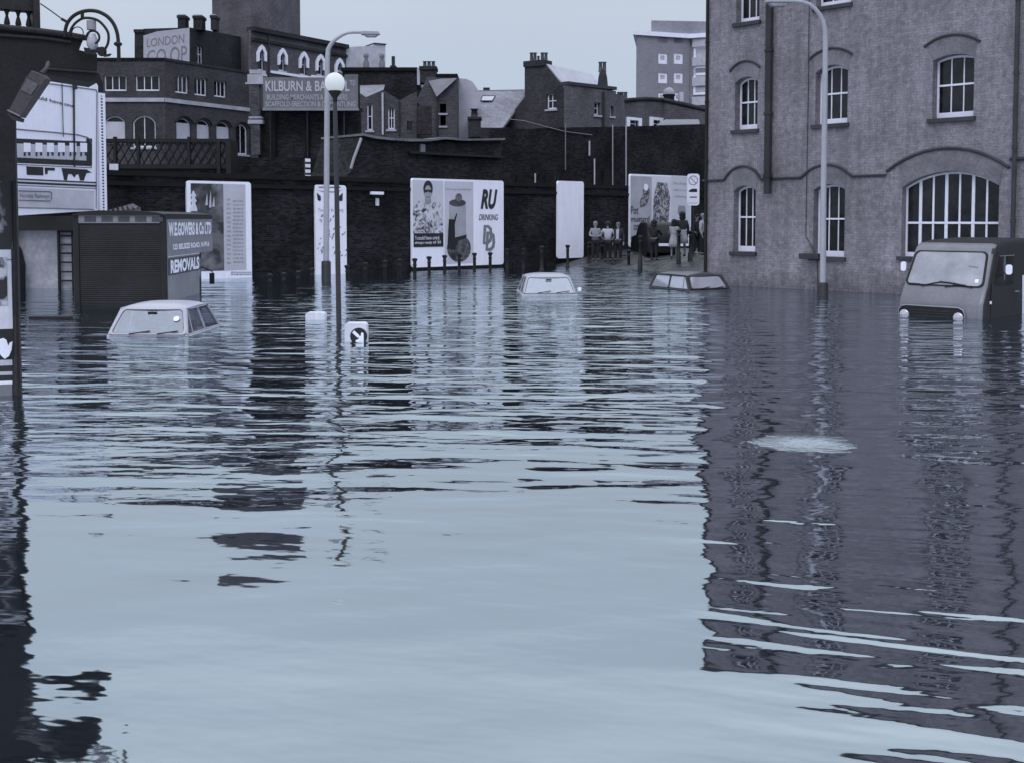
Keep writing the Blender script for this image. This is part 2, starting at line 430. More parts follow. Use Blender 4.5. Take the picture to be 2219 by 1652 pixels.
def water_mat():
    m, t, b = nodes('flood_water'); t.nodes.remove(b); o = t.nodes['Material Output']
    co = t.nodes.new('ShaderNodeTexCoord').outputs['Object']
    sp = t.nodes.new('ShaderNodeSeparateXYZ'); t.links.new(co, sp.inputs[0])
    def rng(src, a, bb, c=0., d=1.):
        r = t.nodes.new('ShaderNodeMapRange'); r.interpolation_type = 'SMOOTHSTEP'
        for k, vv in zip(('From Min', 'From Max', 'To Min', 'To Max'), (a, bb, c, d)): r.inputs[k].default_value = vv
        t.links.new(src, r.inputs['Value']); return r.outputs[0]
    def noise(scale, det, sx=1., sy=1., rot=0., rough=.5, dist=0., off=0.):
        mp = t.nodes.new('ShaderNodeMapping'); mp.vector_type = 'TEXTURE'; mp.inputs['Scale'].default_value = (1 / sx, 1 / sy, 1); mp.inputs['Rotation'].default_value = (0, 0, rot)
        mp.inputs['Location'].default_value = (off, off * .7, 0)
        t.links.new(co, mp.inputs['Vector'])
        n = t.nodes.new('ShaderNodeTexNoise'); n.inputs['Scale'].default_value = scale; n.inputs['Detail'].default_value = det
        n.inputs['Roughness'].default_value = rough; n.inputs['Distortion'].default_value = dist
        t.links.new(mp.outputs[0], n.inputs['Vector']); return n.outputs['Fac']
    def math_(op, a, bb):
        n = t.nodes.new('ShaderNodeMath'); n.operation = op
        for i, q in enumerate((a, bb)):
            if hasattr(q, 'is_output'): t.links.new(q, n.inputs[i])
            else: n.inputs[i].default_value = q
        return n.outputs[0]
    far = rng(sp.outputs['Y'], 4.0, 14.5)
    mid = rng(sp.outputs['Y'], 14.0, 24.0)
    patch = rng(noise(.3, 2, .6, 1, off=3.1), .42, .6, .3, 1.3)
    # long low swell
    h1 = math_('MULTIPLY', noise(.9, 1, .55, 1.25, R(8)), WAVE[0])
    # ripples running across
    h2 = math_('MULTIPLY', noise(1.1, 2.2, .5, 1.4, R(-4), off=5), math_('MULTIPLY', far, WAVE[1]))
    h3 = math_('MULTIPLY', noise(5.0, 2, .5, 1.25, R(4), off=9), math_('MULTIPLY', math_('MULTIPLY', far, patch), WAVE[2]))
    h4 = math_('MULTIPLY', noise(15.0, 2, .6, 1.1, off=2), math_('MULTIPLY', mid, WAVE[3]))
    # wind chop in the lee of the rendered building, wake lines at the near right
    rgt = math_('MULTIPLY', rng(sp.outputs['X'], .2, 2.0), rng(sp.outputs['Y'], 10.5, 5.8))
    h5 = math_('MULTIPLY', noise(2.1, 1.6, .24, 1.5, R(-19), off=1), math_('MULTIPLY', rgt, WAVE[4]))
    lee = rng(sp.outputs['X'], 1.5, 4.5)
    h6 = math_('MULTIPLY', noise(11.0, 3, .7, 1.1, rough=.6), math_('MULTIPLY', lee, WAVE[5]))
    # water boiling up from a drain
    pt = G(1748, 958)
    vd = t.nodes.new('ShaderNodeVectorMath'); vd.operation = 'SUBTRACT'; t.links.new(co, vd.inputs[0]); vd.inputs[1].default_value = pt
    vs = t.nodes.new('ShaderNodeVectorMath'); vs.operation = 'MULTIPLY'; t.links.new(vd.outputs[0], vs.inputs[0]); vs.inputs[1].default_value = (1.7, 2.0, 0)
    ln = t.nodes.new('ShaderNodeVectorMath'); ln.operation = 'LENGTH'; t.links.new(vs.outputs[0], ln.inputs[0])
    wob = math_('ADD', ln.outputs['Value'], math_('MULTIPLY', noise(3.5, 4, rough=.7), .9))
    boil = rng(wob, 1.38, .62)
    h7 = math_('MULTIPLY', noise(13.0, 4, rough=.75), math_('MULTIPLY', boil, .13))
    h8 = math_('MULTIPLY', noise(4.2, 2, .6, 1.15, R(-12), off=7), .0034)
    h9 = math_('MULTIPLY', noise(7.5, 2, .45, 1.2, R(14), off=11), math_('MULTIPLY', rgt, .0012))
    zone = math_('MULTIPLY', rng(sp.outputs['Y'], 15.0, 28.0), math_('MULTIPLY', rng(sp.outputs['X'], -9.0, -3.5), rng(sp.outputs['X'], 6.5, 4.5)))
    h10 = math_('MULTIPLY', noise(1.7, 2.5, .55, 1.25, R(6), off=15), math_('MULTIPLY', zone, .105))
    h = math_('ADD', math_('ADD', h1, h10), math_('ADD', h8, h9))
    for q in (h2, h3, h4, h5, h6, h7): h = math_('ADD', h, q)
    bp = t.nodes.new('ShaderNodeBump'); bp.inputs['Strength'].default_value = 1; bp.inputs['Distance'].default_value = 1
    t.links.new(h, bp.inputs['Height'])
    lw = t.nodes.new('ShaderNodeLayerWeight'); lw.inputs['Blend'].default_value = .5; t.links.new(bp.outputs[0], lw.inputs['Normal'])
    pw = math_('POWER', lw.outputs['Facing'], 3.0)
    fac = math_('ADD', math_('MULTIPLY', pw, .53), .40)
    df = t.nodes.new('ShaderNodeBsdfDiffuse'); df.inputs['Color'].default_value = (.008, .010, .016, 1)
    gl = t.nodes.new('ShaderNodeBsdfGlossy'); gl.inputs['Roughness'].default_value = .035; gl.inputs['Color'].default_value = (.90, .97, 1, 1)
    t.links.new(bp.outputs[0], gl.inputs['Normal'])
    ms = t.nodes.new('ShaderNodeMixShader'); t.links.new(fac, ms.inputs[0]); t.links.new(df.outputs[0], ms.inputs[1]); t.links.new(gl.outputs[0], ms.inputs[2])
    fo = t.nodes.new('ShaderNodeBsdfDiffuse'); fo.inputs['Color'].default_value = (.42, .47, .55, 1)
    fm = t.nodes.new('ShaderNodeMixShader')
    t.links.new(math_('MULTIPLY', math_('MULTIPLY', boil, .6), rng(math_('ADD', noise(24, 4, .6, 1.2, rough=.85), math_('MULTIPLY', boil, .16)), .56, .66)), fm.inputs[0])
    t.links.new(ms.outputs[0], fm.inputs[1]); t.links.new(fo.outputs[0], fm.inputs[2])
    t.links.new(fm.outputs[0], o.inputs[0])
    return m
WAVE = (.030, .098, .012, .0035, .030, .0016)
m = MB(); X = [-80, -40, -20, 0, 10, 20, 40, 80]; Y = [-12, 0, 10, 20, 30, 45, 60, 80]
m.grid([[(x, y, 0) for x in X] for y in Y], False)
wt = m.build('flood_water', water_mat()); wt['kind'] = 'structure'

# ------------------------------------------------------------------ rendered warehouse on the right
FF = Frame(G(1527, 616), math.atan2(-.731, .682))
wh = thing('warehouse', 'tall pale rendered brick warehouse with arched sash windows, standing in the flood on the right', 'building', FF)
def op7(Zf, x0, x1, apex, spring, bot):
    (a, za), (b, zb) = FF.px(Zf(x0, bot)), FF.px(Zf(x1, bot))
    c, zap = FF.px(Zf((x0+x1)/2, apex)); z0 = (za + zb) / 2
    _, zs1 = FF.px(Zf(x0, spring)); _, zs2 = FF.px(Zf(x1, spring))
    zs = (zs1 + zs2) / 2
    return (a, b, z0, zs, max(.02, zap - zs))
OPS = [op7(Z7, 285, 440, -262, -225, 148), op7(Z7, 822, 1055, -360, -318, 36),
       op7(Z7, 275, 427, 519, 556, 872), op7(Z7, 815, 1031, 440, 484, 834), op7(Z7, 1600, 1878, 368, 398, 792),
       op7(Z8, 265, 412, 318, 352, 760), op7(Z8, 800, 1010, 308, 346, 795), op7(Z8, 1392, 2042, 222, 322, 800),
       op7(Z7, 1590, 1880, -475, -440, -90)]
HT = 11.9
x_end = 17.0
holes = [arch(*o_, n=14)[::-1] for o_ in OPS]
MB().slabhole([(0, -1.3), (x_end, -1.3), (x_end, HT), (0, HT)], holes, 0, .32).build('front_wall', RENDER, wh)
m = MB(); m.box(0, x_end, .325, 11, -1.3, HT); m.build('side_wall', RENDER, wh)
m = MB(); m.box(-.12, x_end + .1, -.12, 11.1, HT + .002, HT + .3); m.box(-.06, x_end, -.06, 11, HT - .25, HT); m.build('parapet', TRIM, wh)
def sash(parent, o_, rec, cols, meet=True, fw=.055, bot=.17, bars=.028, rows=0, glass=GLASS, wood=WHITEWOOD, sill=None, thick=None, name='window'):
    x0, x1, z0, zs, rise = o_; x0 += .002; x1 -= .002
    outl = arch(x0, x1, z0 + .002, zs, rise - .002 if rise > .03 else 0, 12)
    x0i, x1i = x0 + fw, x1 - fw
    inn = arch(x0i, x1i, z0 + bot, zs - fw * .5, max(0, rise - fw * .6), 12)
    m = MB(); m.slabhole(outl, [inn[::-1]], rec, rec + .05)
    topz = lambda x: zs + (rise * (1 - ((x - (x0+x1)/2) / ((x1-x0)/2)) ** 2) if rise > 0 else 0) - fw * .8
    for i in range(1, cols):
        x = x0i + (x1i - x0i) * i / cols; bw_ = thick[i % 2] if thick else bars
        m.box(x - bw_/2, x + bw_/2, rec + .004, rec + .046, z0 + bot - .005, topz(x))
    zm = z0 + bot + (zs + rise * .6 - z0 - bot) * .5
    if meet: m.box(x0i - .003, x1i + .003, rec - .012, rec + .043, zm - .025, zm + .025)
    for r_ in range(rows):
        z = z0 + bot + (zs - z0 - bot) * (r_ + 1) / (rows + 1); m.box(x0i, x1i, rec + .006, rec + .042, z - .015, z + .015)
    wdw = m.build(name, wood, parent)
    MB().prism(arch(x0, x1, z0 + .005, zs, rise, 12), rec + .03, rec + .034).build('pane', glass, wdw)
    if sill:
        a, b, h_, dp = sill
        MB().box(a, b, -dp, rec, z0 - h_, z0 - .001).build('sill', TRIM, wdw, .01)
    return wdw
for i, o_ in enumerate(OPS):
    big = i == 7
    if big:
        x0, x1, z0, zs, rise = o_
        sash(wh, o_, .24, 7, meet=False, fw=.05, bot=.12, thick=(.05, .085), rows=0, sill=(x0 - .1, x1 + .1, .1, .1))
        zt = FF.px(Z8(1700, 567))[1]
        MB().box(x0 + .05, x1 - .05, .235, .285, zt - .03, zt + .03).build('transom', WHITEWOOD, wh)
    else:
        wd = o_[1] - o_[0]
        sash(wh, o_, .27, 3, sill=(o_[0] - .1, o_[1] + .07, .12, .1))
# drip mouldings
LINT = paint(.165, .9, .5, var=.3, fine=14)
def lintel(o_, hgt, sp):
    x0, x1, z0, zs, rise = o_
    inn = arch(x0 - .01, x1 + .01, z0, zs + .0, rise + .01, 14)[2:]; inn = [p for p in inn]
    n_ = len(inn); cx = (x0 + x1) / 2; out_ = [(cx + (x - cx) * sp, z + hgt) for x, z in inn]
    MB().prism(inn + out_[::-1], -.014, -.002).build('arch_band', LINT, wh)
for i_, (h_a, sp_) in {0: (.48, 1.22), 2: (.50, 1.22), 3: (.50, 1.15), 4: (.58, 1.12), 5: (.62, 1.16), 6: (.62, 1.12), 7: (.62, 1.07)}.items(): lintel(OPS[i_], h_a, sp_)
def hood(pts, r=.036):
    path = [(x, -.03, z) for x, z in pts]
    m = MB(); m.tube(path, r, 6); m.build('drip_moulding', TRIM, wh)
def arc3(Zf, a, b, c, n=12):
    A, B, C = (FF.px(Zf(*q)) for q in (a, b, c)); h = (C[0]-A[0]) / 2; zm = (A[1] + C[1]) / 2; rise = B[1] - zm
    Rr = (h*h + rise*rise) / (2*rise); cx = (A[0]+C[0]) / 2; zc = zm + rise - Rr; a0 = math.asin(min(1, h/Rr))
    return [(cx - Rr*math.sin(a0 - 2*a0*i/n), zc + Rr*math.cos(a0 - 2*a0*i/n) + (C[1]-A[1])*(i/n - .5)) for i in range(n+1)]
for a, b, c in (((245, 482), (345, 412), (447, 455)), ((778, 402), (925, 326), (1068, 365)), ((1550, 318), (1742, 235), (1928, 280)),
                ((250, -300), (350, -362), (450, -325)), ((800, -395), (940, -470), (1080, -440))):
    hood(arc3(Z7, a, b, c))
zc_ = FF.px(Z8(590, 268))[1]
X8 = lambda x, y=268: FF.px(Z8(x, y))[0]
def flat(xa, xb): return [(xa, zc_), (xb, zc_)]
A1 = [(X8(62), zc_)] + [(x, max(z, zc_)) for x, z in arc3(Z8, (205, 285), (330, 186), (450, 268))] + [(X8(455), zc_), (X8(720), zc_)] \
    + [(x, max(z, zc_)) for x, z in arc3(Z8, (722, 268), (895, 176), (1068, 262))] + [(X8(1072), zc_), (X8(1296), zc_)]
hood(A1, .04)
hood(arc3(Z8, (1298, 222), (1705, 64), (2122, 196)), .045)
hood([(X8(2125), zc_ + .32), (x_end, zc_ + .32)], .05)
# pipes on the front
def pipe(xa, w_, z0, z1, name='drainpipe', mat=IRON, y=-.1, collars=True):
    m = MB(); m.tube([(xa, y, z0), (xa, y, z1)], w_, 10)
    if collars:
        z = z0 + .5
        while z < z1: m.tube([(xa, y, z), (xa, y, z + .09)], w_ * 1.25, 10); z += 1.9
    return m.build(name, mat, wh)
pipe(FF.px(Z7(520, 900))[0], .115, FF.px(Z7(515, 1305))[1], HT - .2, y=-.16, mat=IRON2)
pipe(FF.px(Z8(2160, 400))[0], .06, -.4, HT - .2, mat=TRIM)
pipe(.05, .05, -.4, HT - .2, y=-.06)
cxw = FF.px(Z7(768, 600))[0]
MB().tube([(cxw - .0, -.02, HT - .3), (cxw + .02, -.02, 6), (cxw, -.02, 1.6), (cxw + .4, -.02, 1.0), (cxw + .45, -.02, -.3)], .012, 5).build('wall_cable', TRIM, wh)
q0 = FF.px(Z8(740, 770)); q1 = FF.px(Z8(850, 800))
MB().box(q0[0] - .0, q1[0] + .1, -.3, -.02, q1[1] - .05, q0[1]).build('ledge', TRIM, wh, .02)

# ------------------------------------------------------------------ poster wall
WTOP = WF.px((545, 381))[1]
MB().box(-14, 46, 0, .45, -1.2, WTOP - .12).build('x', WALLB)
wl = bpy.data.objects['x']; wl.name = 'brick_wall'
tag(wl, 'long black sooty brick wall carrying posters, running back along the flooded road', 'wall')
wl.location = WF.O; wl.rotation_euler = (0, 0, WF.ang)
m = MB(); m.box(-14, 46, -.06, .5, WTOP - .118, WTOP + .05)
m.box(-14, 46, -.09, -.001, WTOP - .45, WTOP - .32)
m.build('coping', COPING, wl)

def billboard(label, u0, v0, u1, v1, y=-.14, frame=.09, r=.12, mat=WHITE, fr=WF, cat='billboard', z_bot=None, back=.09, group='billboards along the brick wall', dark=True):
    o = thing('billboard', label, cat, fr, group=group)
    (xa, za), (xb, zb) = fr.px((u0, v0), y), fr.px((u1, v1), y)
    xb2, zt2 = fr.px((u1, v0), y)
    z1, z0 = za, zb
    if z_bot is not None: z0 = z_bot
    MB().prism(rrect(xa, xb, z0, z1, r), y, y + back).build('board', mat, o)
    if dark: MB().box(xa + .02, xb - .02, y + back + .002, -.005 if fr is WF else y + back + .05, max(-.4, z0 - .12), z1 - .03).build('backing_frame', IRON, o)
    o['_x'] = (xa, xb, z0, z1); return o
# A: half hidden by the lorry
bA = billboard('white framed billboard half hidden behind the removals lorry, dark picture left and text right', 404, 391.5, 546, 604, z_bot=-.3)
XA = WF.px((404, 391), -.14)[0]; XB = WF.px((546, 391), -.14)[0]; XC = WF.px((483, 391), -.14)[0]
zi = WF.px((500, 586), -.14)[1]; zt = WF.px((483, 399), -.14)[1]
MB().box(XA + .15, XC - .002, -.148, -.142, zi, zt).build('picture', blotch(.03, .2, 1.1, .56, .12), bA)
MB().box(XC + .002, XB - .28, -.148, -.142, zi, zt).build('text_panel', PAPER2, bA)
xf = lambda u, v: WF.px((u, v), -.15)
m = MB(); bx_, _ = xf(416, 420)
prof = [(.02, 414), (.05, 419), (.11, 424), (.05, 428), (.12, 436), (.06, 440), (.13, 452), (.14, 458)]
pts = [(bx_ + .05 - r_, xf(420, v)[1]) for r_, v in prof] + [(bx_ + .05 + r_, xf(420, v)[1]) for r_, v in prof[::-1]]
m.prism(pts, -.156, -.150); m.build('printed_chess_piece', PAPER, bA)
m = MB()
for u, v0, v1 in ((447, 418, 445), (455, 412, 450), (462, 425, 448)):
    a = xf(u - 3, v0); b = xf(u + 3, v1); m.prism([(a[0], b[1]), (b[0], b[1]), ((a[0]+b[0])/2 + .03, a[1])], -.156, -.150)
m.build('printed_flower', PAPER2, bA)
scribble(WF, 491, 428, 500, 575, 15, -.154, MIDP, bA, k=2); scribble(WF, 504, 432, 527, 572, 17, -.154, MIDP, bA, k=3)
scribble(WF, 500, 588, 545, 597, 2, -.154, GREYP, bA)
# B: behind the two lamp posts
bB = billboard('narrow white billboard directly behind the two lamp posts, with dark bottle shapes at its top', 682.5, 400.5, 751.5, 604, z_bot=-.3)
m = MB()
for a in ([(232, 320), (292, 375), (297, 440), (270, 452), (245, 430)], [(640, 320), (580, 380), (575, 445), (610, 452), (636, 445)]):
    m.prism([WF.px(ZB(*p), -.15) for p in a], -.15, -.145)
m.build('printed_bottle', INK, bB)
m = MB()
for a in ([(255, 225), (610, 225), (600, 245), (270, 243)], [(240, 275), (350, 315), (560, 315), (640, 270), (560, 300), (350, 300)]):
    m.prism([WF.px(ZB(*p), -.15) for p in a], -.15, -.145)
m.build('printed_lines', GREYP, bB)
tpx(WF, 'You may be wrong', ZB(248, 560), ZB(650, 632), -.15, MIDP, bB, name='lettering')
m = MB()
for k in range(46):
    x = rnd.uniform(240, 700); y = rnd.uniform(690, 1330)
    if x > 600 and y < 960: continue
    a = WF.px(ZB(x, y), -.15); l = rnd.uniform(.03, .13); th = R(rnd.uniform(30, 80)); wd = rnd.uniform(.012, .04)
    dx, dz = math.cos(th)*l, math.sin(th)*l
    m.prism([(a[0]-wd, a[1]), (a[0]+wd, a[1]), (a[0]+dx+wd*.4, a[1]+dz), (a[0]+dx-wd*.2, a[1]+dz)], -.15 - k*.0001, -.145)
m.build('printed_leaves', paint(.13, .6), bB)
# C: three posters
bC = billboard('wide white billboard of three posters: man in glasses, ice cream cone, and RU DRINKING DD', 891.5, 386, 1091, 573)
y = -.15
def prect(o, Zf, x0, y0_, x1, y1_, mat, name, yy=-.15, fr=WF):
    a = Zf(x0, y0_); b = Zf(x1, y1_); return rpx(fr, a[0], a[1], b[0], b[1], yy, .006, name, mat, o)
prect(bC, ZP, 95, 130, 607, 1018, paint(.58, .6, var=.06), 'poster')
def pell(o, Zf, cx, cy, rx, ry, mat, name, yy, fr=WF, a0=0, a1=360):
    return MB().prism([fr.px(Zf(x, y_), yy) for x, y_ in ell(cx, cy, rx, ry, 20, a0, a1)], yy, yy + .004).build(name, mat, o)
def ppoly(o, Zf, pts, mat, name, yy, fr=WF):
    return MB().prism([fr.px(Zf(*p), yy) for p in pts], yy, yy + .004).build(name, mat, o)
ppoly(bC, ZP, [(105, 1018), (100, 600), (200, 480), (300, 510), (350, 560), (410, 500), (540, 510), (604, 600), (604, 1018)], blotch(.03, .62, 3.4, .47, .09), 'printed_shirt', -.156)
ppoly(bC, ZP, [(300, 430), (400, 430), (405, 510), (350, 545), (305, 510)], paint(.3, .6), 'printed_neck', -.160)
pell(bC, ZP, 353, 275, 78, 140, INK, 'printed_hair', -.164)
pell(bC, ZP, 353, 345, 58, 128, paint(.34, .6), 'printed_face', -.168)
ppoly(bC, ZP, [(285, 290), (425, 290), (425, 335), (365, 335), (353, 310), (340, 335), (285, 335)], INK, 'printed_glasses', -.172)
ppoly(bC, ZP, [(320, 405), (390, 400), (375, 428), (335, 428)], GREYP, 'printed_smile', -.172)
prect(bC, ZP, 112, 1022, 610, 1242, BLACKP, 'caption_panel', -.157)
tpx(WF, "'I could have cried.", ZP(135, 1062), ZP(548, 1122), -.160, WHITE, bC)
tpx(WF, "always ready till '83", ZP(132, 1150), ZP(565, 1205), -.160, WHITE, bC)
prect(bC, ZP, 630, 145, 1112, 1515, paint(.56, .6, var=.05), 'poster')
prect(bC, ZP, 610, 140, 628, 1515, WHITE, 'divider', -.16)
tpx(WF, 'Cool, Long, Dark & Moreish', ZP(648, 265), ZP(1070, 308), -.160, GREYP, bC)
pell(bC, ZP, 870, 1270, 200, 230, blotch(.015, .14, 4, .5, .15), 'printed_fist', -.158)
ppoly(bC, ZP, [(705, 520), (985, 520), (990, 1080), (800, 1090), (720, 1000)], paint(.36, .6, var=.2), 'printed_cup', -.162)
pell(bC, ZP, 845, 510, 140, 62, paint(.06, .6, var=.4), 'printed_ice_cream', -.166)
pell(bC, ZP, 868, 420, 55, 70, paint(.15, .6, var=.4), 'printed_ice_cream', -.170)
ppoly(bC, ZP, [(705, 780), (790, 790), (830, 680), (840, 700), (800, 860), (805, 1090), (1000, 1040), (990, 1100), (860, 1140), (800, 1300), (680, 1270), (690, 1000)], BLACKP, 'printed_hand', -.172)
tpx(WF, 'RU', ZP(1232, 280), ZP(1515, 618), -.150, INK, bC, shear=.3, bold=.05)
tpx(WF, 'DRINKING', ZP(1203, 700), ZP(1525, 802), -.150, INK, bC, shear=.3, bold=.012)
def ringD(cx, cy, s_):
    out_ = [(cx-60, cy-160), (cx+20, cy-160), (cx+75, cy-110), (cx+85, cy+20), (cx+70, cy+110), (cx+10, cy+170), (cx-75, cy+160)]
    inn_ = [(cx-18, cy-115), (cx+15, cy-110), (cx+38, cy-60), (cx+42, cy+40), (cx+20, cy+100), (cx-35, cy+120)]
    return [WF.px(ZP(*p), -.15) for p in out_], [WF.px(ZP(*p), -.15) for p in inn_]
for k, (cx, cy) in enumerate(((1345, 1040), (1390, 1150))):
    a, b = ringD(cx, cy, 1); m = MB().slabhole(a[::-1], [b], -.152 - .003 * k, -.146); m.build('printed_letter_shape', GREYP, bC)
# D blank
bD = billboard('tall blank white billboard with a bollard in front, left of the three people', 1208, 392, 1264, 558.5)
# E: mustard poster
bE = billboard('white billboard with the mustard poster, behind the group at the road sign', 1364.5, 377, 1500, 533)
prect(bE, ZE, 805, 150, 1130, 1150, paint(.40, .6, var=.15), 'poster')
ppoly(bE, ZE, [(1005, 300), (1090, 290), (1110, 420), (1060, 620), (960, 650), (945, 560), (1000, 420)], blotch(.04, .3, 5, .5, .06), 'printed_figure', -.157)
pell(bE, ZE, 1045, 330, 38, 55, WHITE, 'printed_plate', -.161)
tpx(WF, 'Pot', ZE(808, 625), ZE(925, 755), -.160, paint(.08, .5), bE, bold=.02)
tpx(WF, 'mustard', ZE(808, 785), ZE(1100, 875), -.160, paint(.08, .5), bE, bold=.02)
tpx(WF, 'on', ZE(850, 920), ZE(930, 1010), -.160, paint(.08, .5), bE, bold=.02)
prect(bE, ZE, 1132, 150, 1440, 1245, paint(.68, .6, var=.05), 'poster', -.149)
ppoly(bE, ZE, [(1225, 250), (1380, 260), (1400, 360), (1425, 500), (1400, 900), (1150, 880), (1165, 520), (1190, 360)], blotch(.05, .45, 6, .52, .07), 'printed_crowd', -.156)
prect(bE, ZE, 1445, 150, 1740, 990, paint(.60, .6, var=.05), 'poster')
tpx(WF, 'Five things', ZE(1480, 240), ZE(1680, 310), -.156, MIDP, bE)
tpx(WF, 'with or as', ZE(1480, 350), ZE(1680, 395), -.156, MIDP, bE)
tpx(WF, 'a following', ZE(1485, 450), ZE(1675, 510), -.156, MIDP, bE)
ppoly(bE, ZE, [(1560, 620), (1660, 620), (1680, 740), (1540, 740)], paint(.3, .6), 'printed_jar', -.156)
# little things on the wall
o = thing('wall_lamp', 'small white strip lamp with a white plate under it on the dark wall', 'lamp', WF)
rpx(WF, *Z4(1075, 288), *Z4(1168, 312), -.16, .12, 'lamp_tube', WHITE, o); rpx(WF, *Z4(1108, 338), *Z4(1132, 396), -.05, .045, 'plate', PAPER, o)
rpx(WF, *Z4(1085, 314), *Z4(1158, 330), -.12, .115, 'lamp_housing', IRON, o)
FPOST = Frame(WF.O + WF.n * 1.2, WF.ang)
o = thing('marker_post', 'short black and white banded post standing on top of the dark wall', 'marker post', FPOST)
a, b = FPOST.px(Z3(572, 1360)), FPOST.px(Z3(600, 1215)); xm = (a[0]+b[0])/2; hh = (b[1]-a[1]) / 7
MB().box(xm-.11, xm+.11, 0, .1, .3, b[1]).build('post', IRON2, o)
m = MB()
for k in (0, 2, 4, 6): m.box(xm-.115, xm+.115, -.006, -.001, a[1] + hh*k - hh*.3, a[1] + hh*(k+1) - hh*.1)
m.build('white_bands', WHITE, o)
# iron bollards along the pavement edge
BOL = [Z4(295, 0)[:1]]
bl = [(Z4, 295, 985, 915), (Z4, 402, 985, 905), (Z4, 512, 978, 893), (Z4, 618, 960, 872), (Z4, 888, 955, 848), (Z4, 1025, 940, 828),
      (Z4, 1175, 930, 812), (Z4, 1287, 922, 802), (Z4, 1405, 940, 797), (Z4, 1515, 925, 782), (Z4, 1633, 905, 772), (Z4, 1745, 895, 762),
      (Z4, 1862, 892, 755), (Z4, 1982, 885, 752), (Z6, 235, 978, 830), (Z6, 378, 965, 800), (Z6, 512, 962, 797), (Z6, 670, 985, 778),
      (Z6, 890, 960, 768), (Z6, 1070, 950, 745), (Z6, 1182, 945, 735)]
bm = MB(); bm.lathe([(0, 1.02), (.06, 1.01), (.105, .985), (.105, .95), (.075, .91), (.062, .86), (.062, .80), (.075, .79), (.075, .75), (.06, .74), (.07, .1), (.1, .08), (.1, -.9)], n=14)
proto = bm.build('bollard', IRON); first = True
side_l = ['left end of the row in front of the dark wall', 'behind the keep right sign', 'near the lamp posts']
bolls = []
for k, (Zf, x, yb, yt) in enumerate(bl):
    u, vb = Zf(x, yb); _, vt = Zf(x, yt); p = G(u, vb); zt = P(u, vt, p.y).z
    o = proto if first else proto.copy()
    if not first: COL.objects.link(o)
    first = False
    o.location = (p.x, p.y, zt - 1.02); o.scale = (1, 1, 1); bolls.append((u, o))
for (u, vt, Y) in ((1387, 510.5, 46.5), (1470.5, 497.5, 47.2), (1495.5, 499.5, 47.6), (1362, 541, 49)):
    p = P(u, vt, Y); o = proto.copy(); COL.objects.link(o); o.location = (p.x, p.y, p.z - 1.02); bolls.append((u, o))
where = {0: 'first black iron bollard from the left, against the dark wall', 1: 'second black iron bollard from the left', 2: 'third black iron bollard from the left',
 3: 'black iron bollard just left of the narrow billboard behind the lamp posts', 4: 'black iron bollard at the right foot of the narrow billboard behind the lamp posts',
 5: 'black iron bollard under the small wall lamp, left one', 6: 'black iron bollard under the small wall lamp, second right of the narrow billboard', 7: 'black iron bollard between the wall lamp and the three poster billboard',
 8: 'black iron bollard at the left corner of the three poster billboard', 9: 'black iron bollard below the caption of the poster of the man in glasses',
 10: 'black iron bollard at the gap between the man poster and the ice cream poster', 11: 'black iron bollard in front of the fist of the ice cream poster',
 12: 'black iron bollard at the gap between the ice cream and RU DRINKING posters', 13: 'black iron bollard left of the DD letters on the RU DRINKING poster',
 14: 'black iron bollard directly under the DD of the RU DRINKING poster', 15: 'black iron bollard just right of the RU DRINKING poster', 16: 'black iron bollard above the roof of the white car, left one',
 17: 'black iron bollard above the roof of the white car, left of the blank billboard', 18: 'black iron bollard in front of the blank white billboard',
 19: 'black iron bollard left of the leftmost of the three people', 20: 'black iron bollard between the three people',
 21: 'tall black bollard in front of the mustard poster', 22: 'black bollard beside the legs of the man in the dark jacket', 23: 'black bollard under the road sign', 24: 'black bollard right of the three people'}
for k, (u, o) in enumerate(bolls): tag(o, where[k], 'bollard', 'iron bollards along the pavement edge')
# kerb on the dry side
ka, kb = G(1400, 569.5, .24), G(1540, 557, .46)
ang = math.atan2(kb.y - ka.y, kb.x - ka.x)
o = MB().box(0, (kb - ka).length, 0, .25, -.5, .12).build('kerb', paint(.12, .7, var=.3)); o.location = ka; o.rotation_euler = (0, -math.asin((kb.z-ka.z)/(kb-ka).length), ang); o['kind'] = 'structure'

